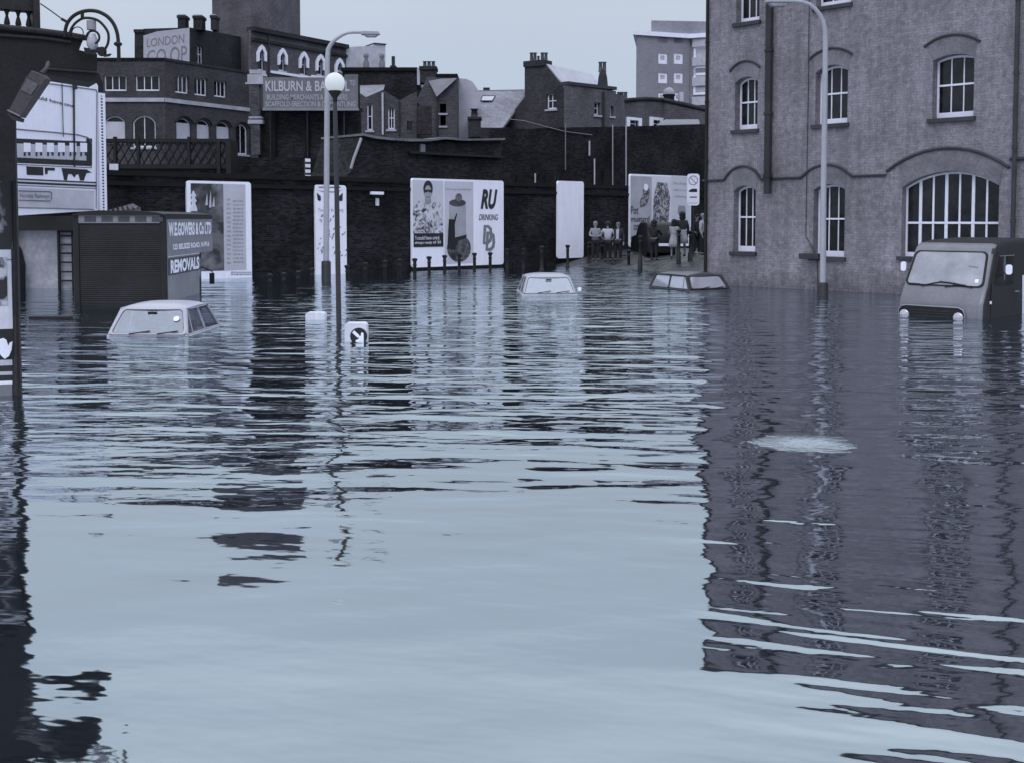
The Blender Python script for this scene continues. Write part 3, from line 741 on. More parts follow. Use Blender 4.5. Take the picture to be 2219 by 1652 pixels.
# ------------------------------------------------------------------ background buildings
F0 = lambda u, v, Y: Frame(P(u, v, Y), 0.0)
def put(o, root, fr):
    rf = Frame(root.location, root.rotation_euler[2])
    q = fr.O - rf.O
    o.location = (q.dot(rf.d), q.dot(rf.n), -root.location.z); o.rotation_euler = (0, 0, fr.ang - rf.ang); return o
def bthing(name, label, cat, fr, group=None):
    return thing(name, label, cat, Frame(fr.O, fr.ang), group=group)
def facade(root, fr, pts, ops, mat, th=.22, sillm=None, name='wall', z0=-.3):
    """pts: outline as picture points on the plane; ops: (u0,v0,u1,v1,rise_px,style)"""
    hol = []; wins = []
    for (u0, v0, u1, v1, rp, st) in ops:
        um = (u0+u1)/2
        x0, x1 = fr.px((u0, v1))[0], fr.px((u1, v1))[0]; zb = fr.px((um, v1))[1]; zt = fr.px((um, v0))[1]; zs = fr.px((um, v0 + rp))[1]
        o_ = (x0, x1, zb, zs, zt - zs); hol.append(arch(*o_, n=8)[::-1]); wins.append((o_, st))
    put(MB().slabhole([fr.px(p) for p in pts], hol, 0, th).build(name, mat, root), root, fr)
    for o_, st in wins:
        x0, x1, z0_, zs, rise = o_; wd = x1 - x0
        if st[0] == 'b':      # blind pulled down
            w_ = sash(root, o_, th - .06, int(st[1:] or 1), fw=.07, bot=.08, glass=GLASS)
            put(w_, root, fr); c = MB().box(x0+.05, x1-.05, th-.085, th-.062, z0_+.02, zs+rise*.1).build('blind', BLIND, w_)
        elif st[0] == 'n':
            w_ = MB().box(x0, x1, th-.05, th, z0_, zs+rise).build('window', GLASS, root); put(w_, root, fr)
        else:
            w_ = sash(root, o_, th - .06, int(st[1:] or 2), fw=.085, bot=.1, bars=.05, meet=st[0] == 's', glass=GLASS); put(w_, root, fr)
        if st[0] in 'sbc': put(MB().box(x0-.1, x1+.1, -.08, .0-.002, z0_-.12, z0_-.003).build('sill', STONE, root), root, fr)
def body(root, plan, z0, z1, mat, name='body'):
    """plan in world x,y"""
    m = MB(); rf = Frame(root.location, root.rotation_euler[2])
    pts = [((Vector((p[0], p[1], 0)) - rf.O).dot(rf.d), (Vector((p[0], p[1], 0)) - rf.O).dot(rf.n)) for p in plan]
    mm = MB().prism(pts, z0, z1); m.add([(v[0], v[2], v[1]) for v in mm.v], [f[::-1] for f in mm.f])
    return m.build(name, mat, root)
def sheet(root, pts, mat, name, th=.12):
    """flat plate through picture points with depths (u, v, Y)"""
    ps = [P(*p) for p in pts]; nrm = (ps[1]-ps[0]).cross(ps[2]-ps[0]).normalized()
    if nrm.dot(Vector((0, 0, H)) - ps[0]) < 0: ps = ps[::-1]; nrm = -nrm
    bk = [p - nrm * th for p in ps]; n = len(ps)
    m = MB().add(ps + bk, [tuple(range(n)), tuple(range(2*n-1, n-1, -1))] + [(i, i+n, (i+1) % n + n, (i+1) % n) for i in range(n)])
    o = m.build(name, mat, root); rf = Matrix.Translation(root.location) @ Matrix.Rotation(root.rotation_euler[2], 4, 'Z')
    o.matrix_local = rf.inverted(); return o
def boxuv(root, fr, u0, v0, u1, v1, y0, y1, name, mat):
    (xa, za), (xb, zb) = fr.px((u0, v0)), fr.px((u1, v1))
    return put(MB().box(min(xa, xb), max(xa, xb), y0, y1, min(za, zb), max(za, zb)).build(name, mat, root), root, fr)
def pots(root, fr, us, v0, v1, y, r=.09, name='chimney_pot', mat=None):
    for u in us:
        a, b = fr.px((u, v0)), fr.px((u, v1)); hgt = a[1] - b[1]
        put(MB().lathe([(r*1.1, 0), (r, hgt*.1), (r*.8, hgt*.86), (r*1.15, hgt*.9), (r*1.1, hgt), (r*.6, hgt)], (b[0], y, b[1]), 10).build(name, mat or paint(.12, .8), root), root, fr)

# A: brick building with a bend, two rows of windows
FA = frame_px((356.6, 131.6, 70), (539, 160, 76.3)); FAl = F0(205, 131, 70)
FAl = Frame(Vector((P(205, 131, 70).x, FA.O.y, 0)), 0)
bdA = bthing('brick_building', 'brown brick building with a pale band between two rows of windows', 'building', FA)
xl = FAl.px((356.6, 200))[0]
facade(bdA, FAl, [(205, 470), (356.5, 470), (356.5, 131.8), (205, 131.8)],
       [(*Z1(795, 578), *Z1(968, 698), 0, 'p3'), (*Z1(1035, 578), *Z1(1220, 698), 0, 'p3'),
        (*Z1(795, 888), *Z1(958, 1090), 14, 'b1'), (*Z1(1015, 885), *Z1(1192, 1130), 15, 'c2')], BRK_A)
facade(bdA, FA, [(356.6, 470), (539, 470), (539, 160), (356.6, 131.6)],
       [(*Z1(1342, 580), *Z1(1448, 716), 0, 'p3'), (*Z1(1488, 600), *Z1(1590, 734), 0, 'p3'), (*Z1(1640, 622), *Z1(1737, 746), 0, 'p3'),
        (*Z1(1352, 905), *Z1(1468, 1070), 12, 'b1'), (*Z1(1508, 920), *Z1(1612, 1076), 12, 'b1'), (*Z1(1658, 935), *Z1(1764, 1082), 12, 'b1'), (*Z1(1808, 950), *Z1(1900, 1185), 11, 'c2')], BRK_A)
L_, C_, R_ = FAl.world(0, .26), FA.world(.1, .27), FA.world(FA.px((539, 200))[0], .26)
ztA = FA.px((356.6, 131.6))[1]
body(bdA, [(L_.x, L_.y), (C_.x, C_.y), (R_.x, R_.y), (R_.x - 6, R_.y + 8), (L_.x, L_.y + 12)], -.3, ztA - .3, BRK_A)
for fr, ua, ub in ((FAl, 205, 356.6), (FA, 356.6, 539)):
    xa, xb = fr.px((ua, 200))[0], fr.px((ub, 200))[0]
    zb = fr.px((356.6, 217))[1]
    put(MB().box(xa, xb, -.1, -.001, zb - .12, zb + .12).build('stone_band', STONE, bdA), bdA, fr)
    put(MB().box(xa, xb + .05, -.07, .3, ztA - .002, ztA + .16).build('parapet', COPING if fr is FAl else BRK_B, bdA), bdA, fr)
    # arch rings over lower windows are darker brick
for (x, y_, x2) in ((1352, 905, 1468), (1508, 920, 1612), (1658, 935, 1764), (1808, 950, 1900)):
    u0, v0 = Z1(x - 12, y_ - 16); u1, _ = Z1(x2 + 12, 0); a = FA.px((u0, v0 + 13)); b = FA.px((u1, v0 + 13)); c = FA.px(((u0+u1)/2, v0))
    pth = arch(a[0], b[0], a[1] - .2, a[1], c[1] - a[1], 8)[2:]
    put(MB().tube([(p[0], -.02, p[1]) for p in pth], .07, 5).build('brick_arch', BRK_B, bdA), bdA, FA)

# B: block with the painted gable sign, chimneys, tower
FB = F0(290, 70, 84)
bdB = bthing('painted_gable_building', 'dark brick building with LONDON CO-OP painted on its white gable above the brown building', 'building', FB)
facade(bdB, FB, [Z1(1030, 1100), Z1(1456, 1100), Z1(1456, 212), Z1(1097, 222), Z1(1097, 236), Z1(1030, 236)], [], BRK_B)
xb = FB.px(Z1(1456, 212))[0]; zt_ = FB.px(Z1(1456, 212))[1]
body(bdB, [(FB.O.x + FB.px(Z1(1032, 0))[0], 84.25), (FB.O.x + xb, 84.25), (FB.O.x + xb, 94), (FB.O.x, 94)], 0, zt_ - .6, BRK_B)
ppoly_ = lambda root, fr, pts, y_, th, name, mat: put(MB().prism([fr.px(p, y_) for p in pts], y_, y_ + th).build(name, mat, root), root, fr)
ppoly_(bdB, FB, [Z1(1098, 470), Z1(1450, 490), Z1(1450, 215), Z1(1200, 243), Z1(1098, 275)], -.06, .055, 'painted_sign', paint(.42, .7, var=.12))
tsign = text_mesh('LONDON', 0, 1, 0, 1, 0, 'sign_lettering', GREYP, bdB); tsign2 = text_mesh('CO.OP', 0, 1, 0, 1, 0, 'sign_lettering', GREYP, bdB)
for o, a, b, c, d in ((tsign, (1125, 365), (1412, 332), (1128, 300), (1412, 262)), (tsign2, (1128, 500), (1432, 478), (1128, 390), (1432, 348))):
    A_, B_, C2, D2 = (Vector((FB.px(Z1(*q))[0], -.075, FB.px(Z1(*q))[1])) for q in (a, b, c, d))
    for v_ in o.data.vertices:
        s_, t_ = v_.co.x, v_.co.z; v_.co = A_ * (1-s_)*(1-t_) + B_ * s_*(1-t_) + C2 * (1-s_)*t_ + D2 * s_*t_
FB2 = frame_px((*Z1(1458, 213), 84), (*Z1(1930, 300), 92.5))
facade(bdB, FB2, [Z1(1458, 1100), Z1(1930, 1100), Z1(1930, 300), Z1(1600, 236), Z1(1458, 213)], [(*Z1(1508, 352), *Z1(1558, 492), 0, 's2')], BRK_B)
for k, (x0, x1, yt) in enumerate(((1336, 1404, 100), (1456, 1534, 103), (1590, 1640, 100))):
    boxuv(bdB, FB, *Z1(x0 + 5, yt + 30), *Z1(x1 - 5, 218), .6, 1.6, 'chimney', BRK_B)
    boxuv(bdB, FB, *Z1(x0, yt + 8), *Z1(x1, yt + 30), .5, 1.7, 'chimney_cap', BRK_B); boxuv(bdB, FB, *Z1(x0 + 8, yt), *Z1(x1 - 8, yt + 8), .55, 1.6, 'chimney_cap', STONE)
boxuv(bdB, FB, *Z1(1026, 228), *Z1(1102, 252), -.12, .5, 'pier_cap', BRK_B)
MB_ = F0(460, 60, 95)
tw = bthing('brick_tower', 'tall plain square brick tower rising out of the top of the picture', 'tower', MB_)
FT = frame_px((543.4, 60, 90), (612, 62, 92)); FTl = frame_px((460, 60, 93), (543.4, 60, 90))
tw.location = FT.O
rt = Frame(FT.O, FT.ang); q1, q2, q3 = FTl.O, FT.O, FT.world(FT.px((612, 60))[0], 0)
body(tw, [(q1.x, q1.y), (q2.x, q2.y), (q3.x, q3.y), (q3.x + .5, q3.y + 5), (q1.x + .5, q1.y + 7)], 0, 24, brick(.10, .12, .5, var=.15), 'tower_wall')
body(tw, [(q1.x - .1, q1.y - .05), (q2.x, q2.y - .12), (q3.x + .1, q3.y - .05), (q3.x + .5, q3.y + 5.1), (q1.x + .5, q1.y + 7.1)], 23.9, 24.4, STONE, 'parapet')

# C: Victorian row with pointed white window heads
FC = frame_px((543, 65, 80), (750, 103, 88.4))
bdC = bthing('victorian_terrace', 'long brick Victorian building with white pointed window heads under a dark cornice', 'building', FC)
Z = Z3
ws = [(228, 345, 540), (388, 370, 545), (551, 395, 575), (679, 415, 578), (825, 445, 545)]
facade(bdC, FC, [(543, 470), (750, 470), (750, 104), (543, 66)],
       [(Z(x - 25, 0)[0], Z(0, yt + 18)[1], Z(x + 25, 0)[0], Z(0, yb)[1], 9, 's1') for x, yt, yb in ws], BRK_C)
xe = FC.px((750, 100))[0]; zc = FC.px((543, 66))[1]
e1, e2, e3, e4 = FC.world(0, .26), FC.world(xe, .26), FC.world(xe, 9), FC.world(0, 9)
body(bdC, [(e1.x, e1.y), (e2.x, e2.y), (e2.x, e2.y + 6), (e1.x - .3, e1.y + 9)], 0, zc - .1, BRK_C)
put(MB().box(0, xe, -.3, .4, zc - .05, zc + .25).build('cornice', BRK_B, bdC), bdC, FC)
put(MB().box(0, xe, -.15, -.001, zc - .7, zc - .5).build('cornice_band', BRK_B, bdC), bdC, FC)
for x, yt, yb in ws:
    a = FC.px(Z(x, yt)); b = FC.px(Z(x - 37, yt + 130)); c = FC.px(Z(x + 37, yt + 130)); ba, bb = FC.px(Z(x - 37, yt + 60)), FC.px(Z(x + 37, yt + 60))
    ia = FC.px(Z(x, yt + 32)); ib, ic = FC.px(Z(x - 20, yt + 125)), FC.px(Z(x + 20, yt + 125)); il, ir = FC.px(Z(x - 18, yt + 62)), FC.px(Z(x + 18, yt + 62))
    outl = [b, ib, il, ia, ir, ic, c, bb, (a[0] + (bb[0]-a[0])*.5, a[1] - (a[1]-bb[1])*.3), a, (a[0] + (ba[0]-a[0])*.5, a[1] - (a[1]-ba[1])*.3), ba]
    put(MB().prism(outl, -.12, -.002).build('window_head', WHITE, bdC), bdC, FC)
for x0, y0_, x1, y1_ in ((290, 540, 610, 590), (610, 575, 720, 600)):
    a, b = FC.px(Z(x0, y0_)), FC.px(Z(x1, y1_)); zz = FC.px(Z(x0, y0_ + 8))[1]
    put(MB().box(a[0], b[0], -.15, -.002, zz - .12, zz + .06).build('string_course', WHITE, bdC), bdC, FC)
# whitewashed return wall
FW = frame_px((751, 104, 88.4), (835, 92, 90))
facade(bdC, FW, [(751, 470), (835, 470), Z(1180, 342), Z(1095, 335), Z(1085, 352), Z(880, 362)], [], paint(.50, .8, var=.22, wm=0), th=1.6, name='whitewashed_wall')
boxuv(bdC, FW, *Z(1090, 330), *Z(1185, 345), -.1, 1.7, 'chimney_cap', BRK_B)
for x in (995, 1115): put(MB().lathe([(.22, 0), (.24, .5), (.12, .8), (.2, .95), (.2, 1.15), (0, 1.3)], (FW.px(Z(x, 545))[0], -1, FW.px(Z(x, 545))[1]), 10).build('roof_cowl', GREYP, bdC), bdC, FW)
for k, (x, yt, yb, r_) in enumerate(((275, 245, 600, .06),)):
    a, b = FC.px(Z(x, yt)), FC.px(Z(x, yb)); put(MB().tube([(a[0], -.15, a[1]), (a[0], -.15, b[1])], r_, 8).build('drainpipe', IRON2, bdC), bdC, FC)

# sign board on the pillared wall
FK = F0(565, 235, 62)
pw = bthing('pillared_wall', 'dark brick yard wall with piers, under the KILBURN sign board', 'wall', FK)
facade(pw, FK, [(560, 470), (781, 470), (781, 243), (560, 240)], [], DARKW, th=.4)
for x in (335, 588, 862):
    u0, _ = Z(x - 16, 0); u1, _ = Z(x + 16, 0); boxuv(pw, FK, u0, 243, u1, 400, -.28, -.002, 'brick_pier', COPING)
boxuv(pw, FK, 556, 235, 785, 241, -.05, .45, 'coping', IRON2)
boxuv(pw, FK, *Z(165, 600), *Z(235, 1190), -.5, -.01, 'stone_pillar', brick(.07, .1, .2))
for y0_, y1_, e in ((545, 575, 8), (580, 640, 24), (640, 655, 40), (900, 915, 14), (925, 955, 20)):
    boxuv(pw, FK, *Z(165 - e, y0_), *Z(235 + e, y1_), -.55, -.003 + .0, 'pillar_moulding', STONE)
ppoly_(pw, FK, [Z(150, 585), Z(270, 585), Z(245, 540), Z(190, 548)], -.5, .3, 'pillar_scroll', STONE)
sg = bthing('sign_board', 'large weathered roadside sign board reading KILBURN & BAR, behind the white globe lamp', 'sign', FK)
FK2 = F0(565, 200, 61)
sg.location = FK2.O
boxuv(sg, FK2, *Z(246, 596), *Z(970, 830), -.1, .1, 'board', paint(.17, .7, var=.2))
boxuv(sg, FK2, *Z(244, 830), *Z(975, 850), -.16, .12, 'bottom_rail', paint(.25, .7))
ppoly_(sg, FK2, [Z(860, 596), Z(968, 596), Z(968, 570), Z(870, 572)], -.1, .2, 'board_top', paint(.15, .7, var=.25))
SL = paint(.52, .6, var=.1); SL2 = paint(.42, .6, var=.1)
kw = dict(bold=.015)
def tb(fr, root, txt, a, b, y_, mat, **k_):
    o = tpx(fr, txt, a, b, y_, mat, root, name='sign_lettering', **k_); return put(o, root, fr)
tb(FK2, sg, 'KILBURN & BAR  OL', Z(262, 620), Z(905, 700), -.115, SL, **kw)
tb(FK2, sg, 'T', Z(908, 618), Z(927, 655), -.115, SL); tb(FK2, sg, 'D', Z(930, 618), Z(950, 655), -.115, SL)
tb(FK2, sg, 'BUILDING MERCHANTS & PLUMBERS', Z(272, 725), Z(890, 765), -.115, SL2, bold=.01)
tb(FK2, sg, 'SCAFFOLD ERECTION & DISMANTLING', Z(262, 778), Z(950, 818), -.115, SL2, bold=.01)
for u in (585, 665, 745): boxuv(sg, FK2, u - 2, 205, u + 2, 470, .101, .25, 'support_post', IRON2)

# D: backs of houses and outhouses
FD = F0(741, 150, 76)
bdD = bthing('terrace_backs', 'jumbled dark brick backs of terraced houses with lean-to roofs right of the sign board', 'building', FD)
facade(bdD, FD, [Z(845, 1290), Z(1425, 1290), Z(1422, 520), Z(850, 540)], [], DARKW, th=7)
boxuv(bdD, FD, *Z(840, 520), *Z(1425, 545), -.2, 7.1, 'flat_roof', COPING)
FD1 = F0(780, 200, 71)
facade(bdD, FD1, [Z(985, 1290), Z(1420, 1290), Z(1420, 700), Z(1290, 770), Z(1165, 690), Z(1030, 745), Z(985, 715)],
       [(*Z(1198, 828), *Z(1252, 992), 0, 's2'), (*Z(1038, 795), *Z(1082, 1000), 0, 's1'), (*Z(1345, 930), *Z(1385, 1000), 0, 'n')], brick(.075, .09, .3, var=.25), th=.22)
body(bdD, [(FD1.world(FD1.px(Z(987, 800))[0], 0).x, 71.25), (FD1.world(FD1.px(Z(1418, 800))[0], 0).x, 71.25), (FD1.world(FD1.px(Z(1418, 800))[0], 0).x, 76), (FD1.world(FD1.px(Z(987, 800))[0], 0).x, 76)], 0, FD1.px(Z(1290, 775))[1], DARKW)
sheet(bdD, [(*Z(985, 715), 71), (*Z(1030, 745), 71), (*Z(1165, 688), 71), (*Z(1175, 650), 75.5), (*Z(985, 655), 75.5)], paint(.22, .6, var=.15), 'lean_to_roof')
boxuv(bdD, FD1, *Z(1153, 715), *Z(1168, 1035), -.15, -.01, 'white_drainpipe', PAPER2)
boxuv(bdD, FD1, *Z(1280, 775), *Z(1292, 1035), -.12, -.01, 'drainpipe', IRON2)
boxuv(bdD, FD1, *Z(1430, 820), *Z(1535, 1035), -.6, -.02, 'outhouse', brick(.035, .045, .8))
boxuv(bdD, FD, *Z(1425, 525), *Z(1447, 655), -.3, 3, 'chimney_side', PAPER2)
boxuv(bdD, FD, *Z(1448, 535), *Z(1570, 640), -.4, .9, 'chimney', BRK_B); boxuv(bdD, FD, *Z(1442, 515), *Z(1576, 540), -.5, 1, 'chimney_cap', BRK_B)
pots(bdD, FD, [Z(x, 0)[0] for x in (1480, 1512, 1545)], Z(0, 468)[1], Z(0, 517)[1], .2, .13)
put(MB().tube([(FD.px(Z(1216, 400))[0], 2, FD.px(Z(1216, 400))[1]), (FD.px(Z(1216, 400))[0], 2, FD.px(Z(1216, 525))[1])], .12, 8).build('flue', IRON2, bdD), bdD, FD)
boxuv(bdD, FD, *Z(1195, 478), *Z(1240, 525), 1.6, 2.5, 'chimney', BRK_B)
# tall back addition with flat roof and white side
FD2 = F0(940, 200, 73)
bdE = bthing('back_addition', 'tall narrow dark brick back addition with a white painted side wall', 'building', FD2)
facade(bdE, FD2, [Z(1420, 1290), Z(1730, 1290), Z(1730, 590), Z(1500, 590), Z(1430, 745), Z(1420, 760)],
       [(*Z(1596, 795), *Z(1645, 868), 0, 's1'), (*Z(1600, 885), *Z(1642, 965), 0, 's1')], brick(.085, .1, .3, var=.25), th=3)
sheet(bdE, [(*Z(1572, 742), 72.4), (*Z(1728, 600), 72.9), (*Z(1600, 604), 72.95), (*Z(1510, 622), 72.95)], paint(.22, .6, var=.2), 'lean_to_roof', .05)
boxuv(bdE, FD2, *Z(1565, 568), *Z(1732, 588), -.1, 3.2, 'flat_roof', COPING)
boxuv(bdE, FD2, *Z(1572, 745), *Z(1586, 1030), -.12, -.01, 'drainpipe', IRON2)
FD3 = F0(990, 200, 75)
facade(bdE, FD3, [Z(1731, 1150), Z(1815, 1150), Z(1815, 1000), Z(1900, 800), Z(1895, 698), Z(1845, 625), Z(1800, 606), Z(1731, 600)], [], paint(.46, .75, var=.12), th=.3, name='white_side_wall')
boxuv(bdE, FD3, *Z(1731, 590), *Z(1732.5, 1000), -2, 0, 'corner', BRK_B)

# E: slate roof between gables
FE = F0(1016, 260, 74)
bdEE = bthing('slate_roofed_house', 'low house with a broad pale slate roof and a small skylight', 'house', FE)
sheet(bdEE, [(*Z5(48, 822), 74), (*Z5(340, 822), 74), (*Z5(540, 560), 77.5), (*Z5(540, 505), 78), (*Z5(48, 516), 78)], SLATE, 'roof', .2)
boxuv(bdEE, FE, *Z5(48, 822), *Z5(400, 1100), 0, 4, 'wall', BRK_B)
sheet(bdEE, [(*Z5(45, 516), 78), (*Z5(540, 505), 78), (*Z5(540, 498), 78), (*Z5(45, 508), 78)], GREYP, 'ridge', .3)
sheet(bdEE, [(*Z5(150, 595), 76.8), (*Z5(255, 595), 76.8), (*Z5(282, 548), 77.4), (*Z5(165, 548), 77.4)], IRON2, 'skylight', .1)
sheet(bdEE, [(*Z5(160, 590), 76.6), (*Z5(250, 590), 76.6), (*Z5(270, 556), 77.1), (*Z5(172, 556), 77.1)], PAPER2, 'skylight_glass', .03)
FE2 = F0(1030, 250, 70)
boxuv(bdEE, FE2, *Z5(48, 750), *Z5(152, 900), 0, 1, 'chimney', BRK_B); boxuv(bdEE, FE2, *Z5(42, 730), *Z5(160, 752), -.1, 1.1, 'chimney_cap', BRK_B)
pots(bdEE, FE2, [Z5(98, 0)[0]], Z5(0, 655)[1], Z5(0, 732)[1], .5, .22, mat=IRON2)
boxuv(bdEE, F0(1040, 100, 79), *Z5(175, 482), *Z5(230, 515), 0, .8, 'chimney', IRON2)

# F: gabled house with a big stack of five pots
Fg = Frame(P(*Z5(610, 290), 75), R(-31.8))
bdF = bthing('gabled_house', 'dark brick gabled house with a broad chimney stack of five pots', 'house', Fg)
facade(bdF, Fg, [Z5(280, 1000), Z5(890, 1000), Z5(890, 520), Z5(712, 300), Z5(700, 280), Z5(526, 280), Z5(526, 560), Z5(335, 820), Z5(280, 880)],
       [(*Z5(712, 535), *Z5(795, 665), 0, 's2')], brick(.05, .065, .2, var=.25, dirt=.35))
a1, a2, a3 = Fg.px(Z5(526, 560)), Fg.px(Z5(700, 290)), Fg.px(Z5(890, 520))
m = MB().prism([(a1[0], 0), (a3[0], 0), (a3[0], a3[1] - .02), (a2[0], a2[1] - .05), (a1[0], a1[1] - .02)], .23, 6.1)
put(m.build('body', BRK_B, bdF), bdF, Fg)
v_ = Vector((a3[0] - a2[0], 0, a3[1] - a2[1])); nn_ = Vector((-v_.z, 0, v_.x)).normalized() * .1
m = MB().prism([(a2[0], a2[1]), (a3[0], a3[1]), (a3[0] + abs(nn_.x), a3[1] + abs(nn_.z)), (a2[0] + abs(nn_.x), a2[1] + abs(nn_.z))], .1, 6.3)
put(m.build('roof', SLATEL, bdF), bdF, Fg)
boxuv(bdF, Fg, *Z5(522, 262), *Z5(700, 296), -.12, .9, 'chimney_cap', BRK_B); boxuv(bdF, Fg, *Z5(528, 296), *Z5(694, 560), .225, .8, 'chimney', BRK_B)
pots(bdF, Fg, [Z5(x, 0)[0] for x in (558, 587, 650, 680)], Z5(0, 180)[1], Z5(0, 264)[1], .4, .12)
pots(bdF, Fg, [Z5(616, 0)[0]], Z5(0, 210)[1], Z5(0, 264)[1], .4, .09)
# G: lighter brick extension and round chimney
FG = frame_px((*Z5(888, 455), 72), (*Z5(1300, 512), 75))
bdG = bthing('brick_extension', 'plain mid grey brick block with one tall narrow window beside the dark gable', 'building', FG)
facade(bdG, FG, [Z5(888, 1000), Z5(1300, 1000), Z5(1300, 512), Z5(1190, 498), Z5(888, 458)],
       [(*Z5(1117, 610), *Z5(1168, 716), 0, 's1'), (*Z5(1252, 640), *Z5(1280, 726), 0, 's1')], BRK_G, th=.3)
g0, g1 = FG.world(.05, .32), FG.world(FG.px(Z5(1298, 520))[0], .32)
body(bdG, [(g0.x, g0.y), (g1.x, g1.y), (g1.x + 2, g1.y + 6), (g0.x + 1, g0.y + 8)], 0, FG.px(Z5(888, 470))[1], BRK_G)
a, b = FG.px(Z5(888, 455)), FG.px(Z5(1190, 500))
put(MB().box(a[0] - .05, FG.px(Z5(1300, 500))[0], -.08, .6, a[1] - .02, a[1] + .18).build('coping', TRIM, bdG), bdG, FG)
put(MB().tube([(FG.px(Z5(1187, 520))[0], -.12, FG.px(Z5(1187, 520))[1]), (FG.px(Z5(1187, 520))[0], -.12, FG.px(Z5(1187, 900))[1])], .09, 8).build('drainpipe', IRON2, bdG), bdG, FG)
FGc = Frame(P(*Z5(1190, 500), 74.5), 0)
ca, cb = FGc.px(Z5(1143, 500)), FGc.px(Z5(1240, 330)); r_ = (cb[0]-ca[0]) / 2; xc = (ca[0]+cb[0]) / 2; hh = cb[1]
put(MB().lathe([(r_*.92, ca[1] - 4), (r_*.92, hh - 1.5), (r_*1.05, hh - 1.4), (r_*1.05, hh - 1.15), (r_*.95, hh - 1.1), (r_*.8, hh - .5), (r_*.5, hh), (0, hh + .1)], (xc, .4, 0), 16).build('round_chimney', BRK_B, bdG), bdG, FGc)
pots(bdG, FGc, [Z5(x, 0)[0] for x in (1172, 1205)], Z5(0, 258)[1], Z5(0, 345)[1], .4, .13)
# H: low terrace with curved parapet
FH = frame_px((*Z5(1290, 600), 78), (*Z5(1700, 590), 82)); FH2 = frame_px((*Z5(1700, 588), 82), (*Z5(2060, 665), 80))
bdH = bthing('low_terrace', 'low grey terrace with curved parapet and two white framed windows', 'building', FH)
facade(bdH, FH, [Z5(1290, 1000), Z5(1700, 1000), Z5(1700, 588), Z5(1550, 580), Z5(1400, 590), Z5(1290, 605)],
       [(*Z5(1412, 758), *Z5(1482, 830), 0, 's1'), (*Z5(1605, 756), *Z5(1672, 830), 0, 's1'), (*Z5(1290, 735), *Z5(1316, 800), 0, 's1')], BRK_G)
for x0, x1 in ((1382, 1510), (1580, 1692)):
    a, b = FH.px(Z5(x0, 730)), FH.px(Z5(x1, 830)); c, d = FH.px(Z5(x0 + 28, 756)), FH.px(Z5(x1 - 26, 830))
    put(MB().prism([(a[0], b[1]), (c[0], b[1]), (c[0], c[1]), (d[0], c[1]), (d[0], b[1]), (b[0], b[1]), (b[0], a[1]), (a[0], a[1])], -.1, -.003).build('window_surround', WHITE, bdH), bdH, FH)
facade(bdH, FH2, [Z5(1700, 1000), Z5(2060, 1000), Z5(2060, 668), Z5(1850, 620), Z5(1700, 588)], [], BRK_G)
for fr, pts in ((FH, [(1290, 603), (1400, 588), (1550, 578), (1700, 586)]), (FH2, [(1700, 586), (1850, 618), (2060, 666)])):
    put(MB().tube([(fr.px(Z5(*p))[0], 0, fr.px(Z5(*p))[1]) for p in pts], .16, 6).build('parapet_moulding', BRK_B, bdH), bdH, fr)
body(bdH, [(FH.world(.2, .3).x, FH.world(.2, .3).y), (P(*Z5(1700, 600), 82).x, 82.6), (P(*Z5(2060, 600), 80).x, 80.9), (P(*Z5(2060, 600), 80).x, 90), (FH.O.x, 90)], 0, FH2.px(Z5(2060, 672))[1] - .2, BRK_G)
boxuv(bdH, F0(*Z5(1310, 600), 84), *Z5(1312, 575), *Z5(1395, 640), 0, 1, 'chimney', BRK_B)
pots(bdH, F0(*Z5(1310, 600), 84), [Z5(x, 0)[0] for x in (1328, 1355, 1385)], Z5(0, 515)[1], Z5(0, 577)[1], .4, .14)
sheet(bdH, [(*Z5(1640, 800), 72), (*Z5(2010, 790), 72), (*Z5(2000, 752), 75), (*Z5(1720, 752), 75)], paint(.2, .8, var=.2), 'low_roof', .1)
FDm = F0(*Z5(1762, 560), 86)
a, b = FDm.px(Z5(1712, 620)), FDm.px(Z5(1815, 465)); r_ = (b[0]-a[0]) / 2; xc = (a[0]+b[0]) / 2; zt_ = b[1]; zr = zt_ - r_*1.25
dm = bthing('domed_turret', 'small round brick turret with a pale dome in front of the tower block', 'turret', FDm)
put(MB().lathe([(r_*.9, a[1] - 3), (r_*.9, zr - .15), (r_*1.05, zr - .1), (r_*1.05, zr)], (xc, 1, 0), 18).build('drum', BRK_B, dm), dm, FDm)
put(MB().lathe([(r_*math.cos(R(t)), zr + r_*1.2*math.sin(R(t))) for t in range(0, 91, 10)], (xc, 1, 0), 18).build('dome', paint(.3, .6), dm), dm, FDm)
boxuv(bdH, F0(*Z5(1858, 600), 86), *Z5(1840, 520), *Z5(1872, 600), 0, 1, 'white_chimney', PAPER2)

# I: tower block
FI = frame_px((*Z5(1480, 0), 150), (*Z5(1925, 0), 153)); 
tb_ = bthing('tower_block', 'distant brick tower block of flats, haze painted into its pale walls, with square white windows', 'tower block', FI)
ops = []
for x0, x1 in ((1658, 1735), (1790, 1866)):
    for y0_, y1_ in ((44, 108), (190, 284), (355, 447), (525, 615)): ops.append((*Z5(x0, y0_), *Z5(x1, y1_), 0, 'p1'))
BRK_HAZE = brick(.25, .3, .1, .3, .1, var=.1, dirt=.1)  # brick colour lightened to stand in for distance haze
x0_, x1_ = FI.px(Z5(1480, 0))[0], FI.px(Z5(1925, 0))[0]; zI = FI.px((1381, 75))[1]
hol = []
for o_ in ops:
    a, b = FI.px(o_[:2]), FI.px(o_[2:4]); hol.append([(a[0], b[1]), (a[0], a[1]), (b[0], a[1]), (b[0], b[1])])
put(MB().slabhole([(x0_, 0), (x1_, 0), (x1_, zI), (x0_, zI)], hol, 0, .25).build('wall', BRK_HAZE, tb_), tb_, FI)
